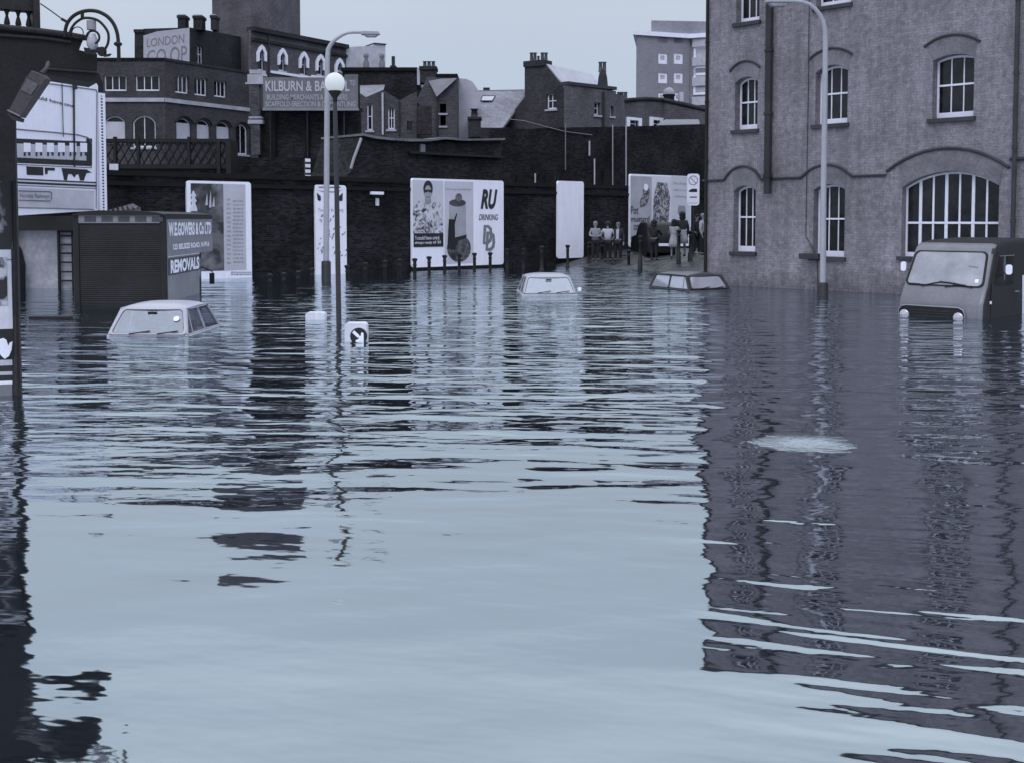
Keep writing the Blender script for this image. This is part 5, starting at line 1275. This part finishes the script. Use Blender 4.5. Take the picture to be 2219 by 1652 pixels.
c3 = car('dark framed car with pale windows sunk beside the warehouse corner', (p.x + .60, p.y + .34, 0), R(27), hw=.72, zb=.05, zr=.47, y0=.0, y1=2.05, rt=(.30, 1.85), hr=.62, col=.045, glass=.78, gg=.62, bon=.8, dark=True, pill=.075)  # brightness of the water behind is put into the pale glass colour

# removals lorry
p = G(360, 655); LY = p.y
FLr = Frame((P(160, 600, LY).x, LY, 0), R(2.2))
lo = thing('removals_lorry', 'dark box lorry lettered REMOVALS with a shut roller shutter, sunk behind the pale saloon', 'lorry', FLr)
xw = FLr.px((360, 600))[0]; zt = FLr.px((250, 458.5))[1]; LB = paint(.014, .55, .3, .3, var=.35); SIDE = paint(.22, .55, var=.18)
len_ = 5.2
m = MB(); m.box(0, xw, .08, len_ * .68, -.8, 1.14); m.box(0, xw, .08, len_, 1.141, zt - .06); m.build('box_body', LB, lo)
m = MB(); m.box(0, .14, 0, .078, -.8, zt - .08); m.box(xw - .14, xw, 0, .078, -.8, zt - .08); m.build('door_posts', LB, lo, .01)
MB().box(.141, xw - .141, -.01, .07, zt - .30, zt - .08).build('header_panel', GREYP, lo, .01)
m = MB()
for k in range(5): m.box(.3 + k*.42, .58 + k*.42, -.02, -.011, zt - .26, zt - .13)
m.build('header_patches', paint(.05, .6, var=.5), lo)
m = MB(); n_ = 52; zA = -.7; zB_ = zt - .302
rows = [];
for i in range(n_ * 4 + 1):
    z = zA + (zB_ - zA) * i / (n_ * 4); yy = .03 + .012 * math.cos(2 * math.pi * i / 4); rows.append([(.142, yy, z), (xw - .142, yy, z)])
m.grid(rows[::-1], True); m.build('roller_shutter', paint(.018, .6, .3, .3, var=.4), lo)
m = MB(); m.add([(x, y_, zt - .07 + .085 * (1 - (2*x/xw - 1)**4)) for y_ in (-.06, len_ + .05) for x in [xw * i / 12 for i in range(13)]] + [(x, y_, zt - .10) for y_ in (-.06, len_ + .05) for x in [xw * i / 12 for i in range(13)]],
    [(i, i+1, 14+i, 13+i) for i in range(12)] + [(26+i, 39+i, 40+i, 27+i) for i in range(12)] + [(i+26, i+27, i+1, i) for i in range(12)] + [(i+13, i+14, i+40, i+39) for i in range(12)] + [(0, 13, 39, 26), (12, 38, 51, 25)])
m.build('roof', LB, lo)
# pale side with the lettering
ys_ = lambda f: .12 + f * (len_ - .12)
def side(ya, yb_, za, zb_, x, th, name, mat): return MB().box(x, x + th, ya, yb_, za, zb_).build(name, mat, lo)
zc1 = zt - .12
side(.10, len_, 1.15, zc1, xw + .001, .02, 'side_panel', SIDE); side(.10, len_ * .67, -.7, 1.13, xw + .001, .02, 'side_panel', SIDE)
side(.12, len_ * .66, .66, 1.09, xw + .022, .006, 'name_band', paint(.06, .6)); side(.08, len_ * .67, 1.125, 1.15, xw + .022, .012, 'side_rail', PAPER2); side(.08, len_, zc1 - .07, zc1, xw + .022, .012, 'side_rail', IRON)
def side_text(tx, f0, f1, z0, z1, mat=WHITE, bold=.03):
    t0 = text_mesh(tx, ys_(f0), ys_(f1), z0, z1, 0, 'side_lettering', mat, lo, bold=bold)
    for v_ in t0.data.vertices: v_.co = Vector((xw + .034, v_.co.x, v_.co.z))
hgt = zc1
side_text('W.E.GOWERS & Co LTD', .01, .96, 1.66, 2.02, bold=.045); side_text('123 BELSIZE ROAD, N.W.6', .09, .90, 1.28, 1.46, bold=.04); side_text('REMOVALS', .04, .65, .70, 1.05, bold=.045)
MB().box(.1, xw - .25, len_ * .682, len_ * .95, -.8, 1.135).build('cab', LB, lo, .05); MB().box(xw - .26, xw - .22, len_ * .72, len_ * .9, .4, .95).build('cab_window', GLASS, lo)
m = MB(); m.tube([(xw - .25, len_ * .93, .7), (xw + .05, len_ * .96, .55), (xw + .04, len_ * .96, .3)], .02, 6); m.build('mirror_arm', IRON, lo); MB().box(xw - .03, xw + .11, len_ * .955, len_ * .965, .18, .5).build('wing_mirror', IRON2, lo)

# ------------------------------------------------------------------ left side: yard wall, big hoarding, lean-to
p = G(130, 625); YH = p.y
FY = Frame((P(30, 600, YH).x, YH, 0), 0.0)
yw = thing('yard_wall', 'grey concrete yard wall with iron rungs, under the large railway hoarding', 'wall', FY)
xr = FY.px((163, 600))[0] + .3; zt = FY.px((100, 500))[1]
MB().box(-4, xr, 0, .4, -1.1, zt).build('concrete_wall', paint(.34, .85, var=.25, fine=6), yw)
MB().box(-4, xr, -.3, .5, zt + .002, FY.px((100, 468))[1]).build('beam', IRON, yw)
m = MB(); xa, xb = FY.px(Z2(402, 600))[0], FY.px(Z2(492, 600))[0]
m.tube([(xa, -.1, -1), (xa, -.1, zt)], .05, 6); m.tube([(xb, -.1, -1), (xb, -.1, zt)], .03, 6)
for yy in (520, 548, 607, 665, 725, 788, 848, 910): z = FY.px(Z2(440, yy))[1]; m.tube([(xa, -.1, z), (xb, -.1, z)], .03, 5)
m.build('iron_ladder', IRON, yw)
MB().prism([FY.px(Z2(*q)) for q in ((60, 480), (110, 580), (150, 640), (175, 740), (175, 1000), (60, 1000))], -.5, -.05).build('dark_buttress', IRON, yw)
FHo = frame_px((36, 330, YH - 1.6), (214, 330, YH + 1.2))
ho = thing('railway_hoarding', 'large white advertisement hoarding with a drawn railway coach, at the left', 'billboard', FHo)
h_ = lambda x, y_: FHo.px(Z1(x, y_))
ol = [Z1(90, 1655), Z1(748, 1612), Z1(750, 660), Z1(735, 632), Z1(715, 622), Z1(340, 572), Z1(90, 540)]
MB().prism([FHo.px(q) for q in ol], 0, .15).build('board', WHITE, ho)
m = MB()
def hline(m, pts, w_, y_=-.012):
    m.tube([(h_(*p)[0], y_, h_(*p)[1]) for p in pts], w_, 4)
hline(m, [(330, 636), (735, 690), (740, 700), (735, 1600)], .018); hline(m, [(130, 1590), (715, 1605)], .015); hline(m, [(120, 990), (440, 1018), (600, 1035), (670, 1055), (690, 1080), (700, 1110)], .02)
m.build('border_line', GREYP, ho)
m = MB(); hline(m, [(560, 610), (565, 1280)], .035, -.03); hline(m, [(470, 640), (480, 1050)], .015, -.03)
m.tube([(h_(565, 665)[0], -.05, h_(565, 665)[1] + .08), (h_(565, 665)[0], -.05, h_(565, 665)[1] - .08)], .07, 8); m.build('hanging_cable', IRON2, ho)
def hbox(x0, y0_, x1, y1_, y_, name, mat):
    return MB().prism([h_(x0, y0_), h_(x1, y0_ + (x1-x0)*.045), h_(x1, y1_ + (x1-x0)*.045), h_(x0, y1_)], y_, y_ + .01).build(name, mat, ho)
hbox(125, 1062, 700, 1100, -.012, 'printed_coach_roof', INK); hbox(120, 1100, 655, 1205, -.012, 'printed_coach_windows', PAPER2)
for x in (178, 268, 356, 440, 528, 610): 
    hbox(x, 1095, x + 52, 1165, -.026, 'printed_window', WHITE); hbox(x + 2, 1168, x + 14, 1196, -.026, 'printed_seat', INK); hbox(x + 36, 1165, x + 50, 1192, -.026, 'printed_seat', INK)
hbox(120, 1208, 700, 1262, -.014, 'printed_coach_side', INK); hbox(660, 1062, 702, 1262, -.018, 'printed_coach_end', INK); hbox(120, 1250, 690, 1258, -.03, 'printed_line', PAPER)
for pts in ([(200, 1275), (330, 1282), (330, 1345), (205, 1340)], [(342, 1285), (418, 1288), (418, 1308), (365, 1306), (362, 1335), (345, 1335)], [(470, 1288), (660, 1300), (700, 1322), (660, 1328), (640, 1385), (612, 1383), (600, 1335), (580, 1340), (568, 1362), (548, 1335), (520, 1335), (510, 1383), (490, 1380)]):
    MB().prism([h_(*q) for q in pts], -.012, -.002).build('printed_bogie', INK, ho)
m = MB(); hline(m, [(125, 1372), (735, 1400)], .02); hline(m, [(125, 1398), (735, 1425)], .03); hline(m, [(125, 1420), (735, 1445)], .008); m.build('printed_track', INK, ho)
hbox(125, 1435, 722, 1585, -.0025, 'printed_band', paint(.56, .6, var=.15)) 
m = MB(); hline(m, [(140, 1462), (380, 1468), (392, 1480), (390, 1530), (375, 1540), (140, 1532)], .014, -.02); m.build('printed_name_frame', GREYP, ho)
for tx, a, b, c_, d_ in (('Hornby Railways', (148, 1480), (376, 1530), GREYP, 0), ('ould have one', (262, 728), (566, 790), INK, .10)):
    (xa, za), (xb, zb) = h_(*a), h_(*b); t0 = text_mesh(tx, xa, xb, min(za, zb), max(za, zb), -.022, 'printed_lettering', c_, ho, rot=-d_, bold=.012)
MB().box(h_(757, 700)[0], h_(775, 700)[0], -.05, .25, h_(760, 1610)[1], h_(760, 745)[1]).build('trellis_back', INK, ho)
m = MB(); xa, xb = h_(746, 900)[0], h_(797, 900)[0]; za, zb = h_(770, 1612)[1], h_(770, 735)[1]
m.box(xa + .02, xa + .09, -.06, .2, za, zb); m.box(xb - .10, xb, -.06, .2, za, zb); m.box(xa + .02, xb, -.061, .2, zb, zb + .08)
n_ = 38
for k in range(n_): z = za + (zb - za) * (k + .2) / n_; m.box(xa + .09, xb - .10, -.055, .1, z, z + (zb-za)/n_*.42)
m.build('trellis_edge', WHITE, ho)
MB().prism([h_(*q) for q in ((735, 560), (765, 560), (800, 650), (795, 735), (745, 735), (740, 640))], .05, .3).build('edge_post', IRON, ho)
FLn = F0(260, 440, 39)
ln_ = thing('lean_to', 'lean-to with a sloping ribbed roof between the railway hoarding and the lorry', 'shed', FLn)
sheet(ln_, [(*Z1(800, 1625), 37.5), (*Z1(1075, 1592), 37.5), (*Z1(950, 1520), 39.5), (*Z1(800, 1465), 39.5)], paint(.16, .7, var=.3, fine=9), 'roof')
m_ = MB()
for k in range(7):
    a = P(*Z1(800 + k*38, 1467 + k*19), 39.45); b = P(*Z1(830 + k*38, 1622 - k*5), 37.45); m_.tube([a, b], .03, 4)
o = m_.build('roof_ribs', IRON2, ln_); o.matrix_local = Matrix.Translation(-ln_.location)
boxuv(ln_, F0(230, 470, 37.7), *Z1(780, 1625), *Z1(1080, 1850), 0, 1.5, 'wall', IRON)

# near left: hoarding with torn posters and the dark canopy above
p = G(38, 855); YP = p.y
FPo = Frame((p.x, p.y, 0), R(18))
nh = thing('poster_hoarding', 'near poster hoarding with a heavy black end post at the left edge', 'hoarding', FPo)
q_ = lambda u, v: FPo.px((u, v))
MB().box(q_(34, 600)[0], q_(41, 600)[0], -.1, .1, -1.2, 3.75).build('end_post', IRON, nh)
MB().box(-3.2, q_(33.8, 600)[0], 0, .08, -1.0, 3.7).build('board', paint(.06, .8, var=.5), nh)
def nbox(y0_, y1_, mat, name, x0=-60, x1=34, yy=-.012): 
    a, b = q_(x0, ZL(0, y0_)[1]), q_(x1, ZL(0, y1_)[1]); return MB().box(a[0], b[0], yy, yy + .011, b[1], a[1]).build(name, mat, nh)
nbox(20, 150, paint(.2, .7, var=.4), 'torn_paper', x1=21); nbox(152, 292, PAPER, 'poster', x1=22); nbox(295, 750, blotch(.02, .45, 2.2, .6, .08), 'picture_poster', x1=28)
nbox(755, 1225, PAPER, 'framed_poster', x1=28); nbox(800, 1085, blotch(.02, .55, 3.0, .52, .06), 'printed_figure', x1=17, yy=-.02); nbox(1230, 1400, BLACKP, 'dark_panel', x1=29)
hs = [(0, 1285), (22, 1278), (40, 1290), (50, 1325), (60, 1305), (76, 1298), (70, 1350), (55, 1385), (30, 1402), (10, 1385), (-30, 1330)]
MB().prism([q_(*ZL(*a)) for a in hs], -.03, -.018).build('white_flower_shape', WHITE, nh)
for k, (a, b, mt) in enumerate(((1415, 1440, PAPER2), (1460, 1480, INK), (1485, 1500, PAPER2), (1505, 1530, INK), (1540, 1552, WHITE), (1560, 1620, GREYP))): nbox(a, b, mt, 'slat', x1=27, yy=-.013 - .0002*k)
scribble(FPo, 2, 337, 20, 347, 2, -.016, GREYP, nh); scribble(FPo, 2, 560, 24, 566, 1, -.016, GREYP, nh)

FCn = Frame(P(206, 180, 13.0), math.atan2(.50, .866))
cn = thing('canopy', 'heavy dark overhanging canopy with a balustrade along its top, upper left corner', 'canopy', FCn)
c_ = lambda x, y_: FCn.px(ZA(x, y_))
MB().prism([c_(*q) for q in ((-900, 330), (0, 345), (515, 398), (800, 436), (1075, 490), (1040, 560), (1010, 640), (1080, 660), (1240, 690), (1232, 1062), (555, 955), (430, 1060), (200, 1560), (190, 2300), (-900, 2300))], 0, .5).build('fascia', paint(.012, .7, .8, var=.5), cn)
m = MB(); m.tube([(c_(x, y_)[0], -.03, c_(x, y_)[1]) for x, y_ in ((-900, 300), (0, 352), (515, 405), (800, 440), (1090, 492))], .035, 6); m.tube([(c_(x, y_)[0], -.02, c_(x, y_)[1]) for x, y_ in ((-900, 410), (0, 455), (520, 490), (900, 540))], .02, 6)
m.tube([(c_(x, y_)[0], -.02, c_(x, y_)[1]) for x, y_ in ((560, 880), (900, 905), (1230, 930))], .014, 5); m.build('cornice', paint(.022, .5, 1.0, var=.4), cn)
BAL = paint(.02, .6, 1.2, var=.4)
m = MB(); a, b = c_(-700, 60), c_(510, 90)
m.box(a[0], b[0], .05, .22, c_(0, 100)[1], c_(0, -150)[1]); m.box(c_(400, 0)[0] + .02, b[0], .0, .3, c_(450, 380)[1], c_(450, -400)[1]); m.build('balustrade_rail', BAL, cn)
zb0, zb1 = c_(0, 345)[1], c_(0, 100)[1]
for k in range(15):
    x = c_(395, 200)[0] - k * .115 if k else c_(385, 200)[0]
    hgt = zb1 - zb0
    m = MB(); m.lathe([(.03, 0), (.03, hgt*.08), (.018, hgt*.15), (.033, hgt*.3), (.026, hgt*.5), (.014, hgt*.7), (.02, hgt*.85), (.03, hgt*.95), (.03, hgt)], (x, .13, zb0), 8); m.build('baluster', BAL, cn)
# ornate bracket lamp
FO = F0(170, 80, 12.8)
bl_ = thing('bracket_lamp', 'ornate curled iron bracket holding a glass lantern, hanging past the end of the canopy', 'lamp', FO)
o3 = lambda x, y_: (FO.px(ZA(x, y_))[0], 0, FO.px(ZA(x, y_))[1])
def spl(pts, n=6):
    out_ = []; pts = [Vector(p) for p in pts]; q = [pts[0]] + pts + [pts[-1]]
    for i in range(1, len(q) - 2):
        for k in range(n):
            t = k / n; a, b, c, d = q[i-1:i+3]
            out_.append(.5 * ((2*b) + (c-a)*t + (2*a-5*b+4*c-d)*t*t + (3*b-a-3*c+d)*t**3))
    return out_ + [pts[-1]]
MB().tube(spl([o3(*p) for p in ((825, 480), (835, 380), (865, 290), (940, 205), (1040, 155), (1150, 138), (1260, 155), (1370, 215), (1450, 310), (1495, 430), (1510, 560), (1515, 700), (1515, 800))]), .021, 8).build('outer_scroll', IRON, bl_)
MB().tube(spl([o3(*p) for p in ((880, 470), (905, 380), (960, 300), (1050, 240), (1150, 235), (1250, 265), (1330, 340), (1380, 430), (1380, 540), (1345, 620), (1290, 680))]), .015, 8).build('inner_scroll', IRON, bl_)
MB().tube([o3(1050, 155), o3(1050, 240)], .02, 6).build('tie_bar', IRON, bl_)
for cx, cy, rr_, w_ in ((990, 420, 72, .006), (1185, 480, 82, .013), (1300, 660, 45, .016)):
    MB().tube([(o3(cx, cy)[0] + rr_*.16984/F*12.8*math.cos(R(a)), .0, o3(cx, cy)[2] + rr_*.16984/F*12.8*math.sin(R(a))) for a in range(0, 361, 24)], w_, 6).build('ring', IRON, bl_)
a, b = o3(1100, 380), o3(1215, 265); MB().lathe([((b[0]-a[0])/2, 0), ((b[0]-a[0])/2, b[2]-a[2])], ((a[0]+b[0])/2, .02, a[2]), 14).build('lamp_chimney', paint(.28, .4, .2), bl_)
a, b = o3(1095, 640), o3(1235, 430); xm = (a[0]+b[0])/2; w2 = (b[0]-a[0])/2; hh = b[2]-a[2]
MB().lathe([(w2*.5, 0), (w2*.95, hh*.3), (w2, hh*.6), (w2*.6, hh)], (xm, .03, a[2]), 14).build('lantern_glass', paint(.42, .2, .1, .6), bl_)
MB().lathe([(0, -.06), (w2*.4, -.02), (w2*.6, 0)], (xm, .03, a[2]), 12).build('lantern_base', IRON, bl_)
ppo = [o3(*p) for p in ((1075, 610), (1140, 620), (1200, 670), (1255, 600), (1310, 620), (1345, 660), (1330, 700), (1420, 690), (1390, 720), (1330, 730), (1290, 700), (1250, 660), (1190, 700), (1090, 690))]
MB().prism([(p[0], p[2]) for p in ppo], -.02, .02).build('leaf_ornament', IRON, bl_)
MB().tube([o3(515, 50), o3(620, 120), o3(790, 245)], .007, 5).build('stay_wire', IRON, bl_); MB().tube([o3(785, 245), o3(870, 290)], .018, 6).build('stay_bracket', IRON, bl_)
a = o3(1505, 565); MB().lathe([(.015, -.03), (.045, -.01), (.045, .01), (.015, .03)], (a[0], 0, a[2]), 12).build('knob', IRON, bl_)
# tilted box lamp
FQ = F0(60, 210, 11.9)
qb = thing('box_sign', 'small brown metal box sign hanging at a tilt below the canopy', 'sign', FQ)
z_ = lambda x, y_: FQ.px(ZA(x, y_))
BX = paint(.055, .6, 1.0, var=.4)
MB().prism([z_(*q) for q in ((100, 1425), (255, 1500), (590, 1005), (535, 950), (400, 900), (330, 990))], 0, .14).build('case', BX, qb, .008)
MB().prism([z_(*q) for q in ((270, 1150), (400, 1215), (495, 1080), (360, 1010))], -.012, -.001).build('glass_panel', paint(.10, .3, .5, var=.3), qb)
MB().prism([z_(*q) for q in ((95, 1415), (255, 1492), (262, 1475), (105, 1400))], -.014, -.002).build('edge_trim', GREYP, qb)
MB().prism([z_(*q) for q in ((90, 1435), (250, 1510), (240, 1555), (150, 1530), (80, 1465))], .02, .12).build('end_cap', IRON2, qb)
MB().tube([(z_(500, 930)[0], .05, z_(500, 930)[1]), (z_(540, 860)[0], .1, z_(540, 860)[1]), (z_(490, 760)[0], .25, z_(490, 760)[1])], .02, 6).build('hanger', BX, qb)

# driftwood
p = G(112, 690)
o = MB().box(-.45, .42, -.1, .1, -.04, .05).build('floating_plank', IRON, None, .01); o.location = (p.x, p.y, 0); tag(o, 'black plank floating beneath the yard wall', 'plank')

# ------------------------------------------------------------------ people
def person(label, u, v_feet, Y, hgt, yaw, top, bottom, hair, hairlen=0, pose='stand', skin=.24, skirt=False, sleeve=True, hide=0):
    b = P(u, v_feet, Y); root = thing('person', label, 'person', loc=(b.x, b.y, b.z), rz=yaw, group='onlookers')
    k = hgt / 1.79
    V = {}; E = []; Rr = {}
    def n(nm, x, y_, z, r, par=None):
        V[nm] = Vector((x, y_, z)) * k; Rr[nm] = r * k
        if par: E.append((par, nm))
    sp = pose
    n('pel', 0, 0, .95, .125); n('waist', 0, 0, 1.08, .115, 'pel'); n('chest', 0, .01, 1.27, .135, 'waist'); n('neckb', 0, .01, 1.44, .07, 'chest'); n('neck', 0, 0, 1.50, .052, 'neckb')
    n('jaw', 0, -.02, 1.57, .068, 'neck'); n('head', 0, -.01, 1.65, .088, 'jaw'); n('crown', 0, .0, 1.70, .07, 'head')
    for s, S_ in ((-1, 'L'), (1, 'R')):
        n('hip'+S_, .095*s, 0, .88, .095, 'pel'); n('knee'+S_, .10*s + .01*s, -.02, .50, .060, 'hip'+S_); n('ank'+S_, .11*s, .02, .09, .040, 'knee'+S_); n('toe'+S_, .125*s, -.13, .035, .034, 'ank'+S_)
        n('sh'+S_, .18*s, .01, 1.40, .060, 'chest')
        if sp == 'fold':
            el = (.26*s, .0, 1.14); wr = (.06*s, -.2, 1.10)
        elif sp == 'hips': el = (.36*s, .06, 1.16); wr = (.19*s, -.04, .98)
        elif sp == 'reach': el = (.24*s, -.16, 1.18); wr = (.22*s, -.40, 1.12)
        else: el = (.25*s, .02, 1.12); wr = (.25*s, -.06, .86)
        n('el'+S_, *el, .042, 'sh'+S_); n('wr'+S_, *wr, .029, 'el'+S_)
        d = (Vector(wr) - Vector(el)).normalized(); side = d.cross(Vector((0, 1, 0))).normalized() if abs(d.y) < .9 else Vector((1, 0, 0)); w = Vector(wr)
        pm = w + d*.06; n('palm'+S_, *pm, .034, 'wr'+S_)
        for f in range(4):
            o_ = side * (.027 - .018*f); t = pm + o_ + d*(.03); t2 = pm + o_*1.1 + d*(.075 + (.012, .02, .016, 0)[f]) + Vector((0, -.012, 0))
            n('f%d%s' % (f, S_), *t, .0095, 'palm'+S_); n('g%d%s' % (f, S_), *t2, .008, 'f%d%s' % (f, S_))
        t = w + d*.03 + side*.04; t2 = w + d*.07 + side*.055; n('t1'+S_, *t, .011, 'wr'+S_); n('t2'+S_, *t2, .009, 't1'+S_)
    def skinmesh(names, name, mat, grow=0.0, sub=1, rootn=None, extra=None):
        ids = {q: i for i, q in enumerate(names)}; me = bpy.data.meshes.new(name)
        me.from_pydata([V[q] for q in names], [(ids[a], ids[c]) for a, c in E if a in ids and c in ids], [])
        o = bpy.data.objects.new(name, me); COL.objects.link(o)
        md = o.modifiers.new('skin', 'SKIN'); md.use_smooth_shade = True
        sv = me.skin_vertices[0].data
        for q in names: r_ = Rr[q] + grow * k; sv[ids[q]].radius = (r_ * (1.25 if q in ('chest', 'pel', 'waist') else 1), r_); sv[ids[q]].use_root = (q == (rootn or names[0]))
        s2 = o.modifiers.new('sub', 'SUBSURF'); s2.levels = sub; s2.render_levels = sub
        bpy.context.view_layer.update(); dg = bpy.context.evaluated_depsgraph_get(); me2 = bpy.data.meshes.new_from_object(o.evaluated_get(dg))
        bpy.data.objects.remove(o)
        m = MB(); m.add([tuple(v.co) for v in me2.vertices], [tuple(p.vertices) for p in me2.polygons], True); bpy.data.meshes.remove(me2)
        if extra: extra(m)
        return m.build(name, mat, root)
    hd = V['head']
    def face(m):
        m.ball(hd + Vector((0, -.095, -.02))*k, .016*k, .02*k, .028*k, 8); 
        for s in (-1, 1): m.ball(hd + Vector((.088*s, 0, -.02))*k, .014*k, .022*k, .032*k, 8)
    sk = paint(skin, .6, .1)
    names = list(V)
    bo = skinmesh(names, 'body', sk, 0, 1, 'pel', face)
    for s in (-1, 1): MB().ball(hd + Vector((.033*s, -.083, .005))*k, .012*k, .008*k, .008*k, 8).build('eye', INK, root)
    MB().ball(hd + Vector((0, -.08, -.065))*k, .022*k, .01*k, .006*k, 8).build('mouth', paint(.12, .6), root)
    tn = ['pel', 'waist', 'chest', 'neckb', 'shL', 'elL', 'shR', 'elR'] + (['wrL', 'wrR'] if sleeve else [])
    skinmesh(tn, 'shirt', top, .022, 2, 'pel')
    if skirt:
        m = MB(); m.lathe([(.16*k, 1.08*k), (.19*k, .95*k), (.23*k, .75*k), (.26*k, .52*k), (.25*k, .52*k)], n=18); m.build('skirt', bottom, root)
    else: skinmesh(['pel', 'hipL', 'kneeL', 'ankL', 'hipR', 'kneeR', 'ankR'], 'trousers', bottom, .02, 2, 'pel')
    for s in (-1, 1): MB().ball(Vector((.115*s, -.06, .045))*k, .05*k, .13*k, .05*k, 10).build('shoe', IRON2, root)
    m = MB(); hs_ = 1.0 + hairlen * .35
    m.ball(hd + Vector((0, .022, .032))*k, .103*k*hs_, .10*k*hs_, .098*k*hs_, 14, .06)
    if hairlen: m.ball(hd + Vector((0, .06, -.06 - .03*hairlen))*k, .105*k*hs_, .07*k, .13*k, 12, .08)
    m.build('hair', hair, root)
    return root
DK = paint(.02, .8, var=.3); DK2 = paint(.035, .8, var=.3); LT = paint(.36, .8, var=.3); LT2 = paint(.48, .8, var=.2); MD = paint(.22, .8, var=.3); HR = paint(.015, .7)
person('person in a pale jacket with arms folded, leftmost of three by the dark wall', 1289.5, 566, 50.5, 1.78, R(8), paint(.27, .8, var=.3), DK, paint(.2, .8), 0, 'fold')
person('person in a white printed top, middle of the three by the dark wall', 1316, 566, 50.8, 1.76, R(0), LT2, DK, HR, 1, 'hips', sleeve=False)
person('person in an open dark jacket over white, rightmost of three by the dark wall', 1338.5, 566, 50.8, 1.75, R(-12), DK2, DK, paint(.12, .8), 0, 'stand')
o = bpy.data.objects['person.002']
MB().prism([(-.07, .98), (.05, .98), (.06, 1.42), (-.06, 1.42)], -.178, -.16).build('white_shirt_front', LT2, o)
person('dark haired person leaning on the black taxi', 1416.5, 564, 47.6, 1.68, R(150), DK, DK, HR, 1, 'reach')
person('person in a pale patterned coat seen from behind beside the black taxi', 1460, 560, 47.4, 1.62, R(165), paint(.34, .8, var=.3, fine=12), paint(.34, .8, var=.3, fine=12), HR, 1, 'reach', skirt=True)
person('tall person in a dark jacket and pale skirt under the road sign', 1477, 556, 47.6, 1.86, R(190), DK2, LT, HR, 1, 'stand', skirt=True)
person('person in a white shirt partly hidden by the warehouse corner', 1522, 553, 48.2, 1.78, R(60), LT, DK, paint(.2, .8), 0, 'stand')
person('person in black standing between the road sign and the warehouse corner', 1509, 552, 49.6, 1.78, R(20), DK, DK, HR, 0, 'stand')
# black taxi behind the group
p = P(1437, 563, 50.2)
tx = thing('taxi', 'black taxi with a white number plate among the onlookers', 'taxi', loc=(p.x, p.y, p.z), rz=R(4))
pr = [(0, .3), (-.02, .75), (.05, 1.0), (.25, 1.5), (.6, 1.64), (2.2, 1.66), (2.7, 1.5), (3.0, 1.05), (4.2, .95), (4.4, .6), (4.4, .25)]
loft(pr, .72, round_=.14, tumble=.12, zb=.9).build('body', paint(.008, .5, .0, .3), tx)
ol = rquad((-.42, .16, 1.12), (.42, .16, 1.12), (.36, .29, 1.40), (-.36, .29, 1.40), .08); m = MB(); quad_panel(m, ol, .03, .02); m.build('rear_window', paint(.06, .3, .0, .4, var=.5), tx)
MB().box(-.22, .24, -.06, -.03, .60, .72).build('number_plate', WHITE, tx)
for s in (-1, 1):
    m0 = MB().lathe([(0, 0), (.33, 0), (.33, .16), (0, .16)], n=18)
    for yy in (.75, 3.6): MB().add([(s*.62 + v[2]*s*.6, yy + v[0], .33 + v[1]) for v in m0.v], m0.f, True).build('wheel', TYRE, tx)
    MB().box(s*.55 - .05, s*.55 + .05, -.05, -.02, .55, .7).build('tail_lamp', MIDP, tx)
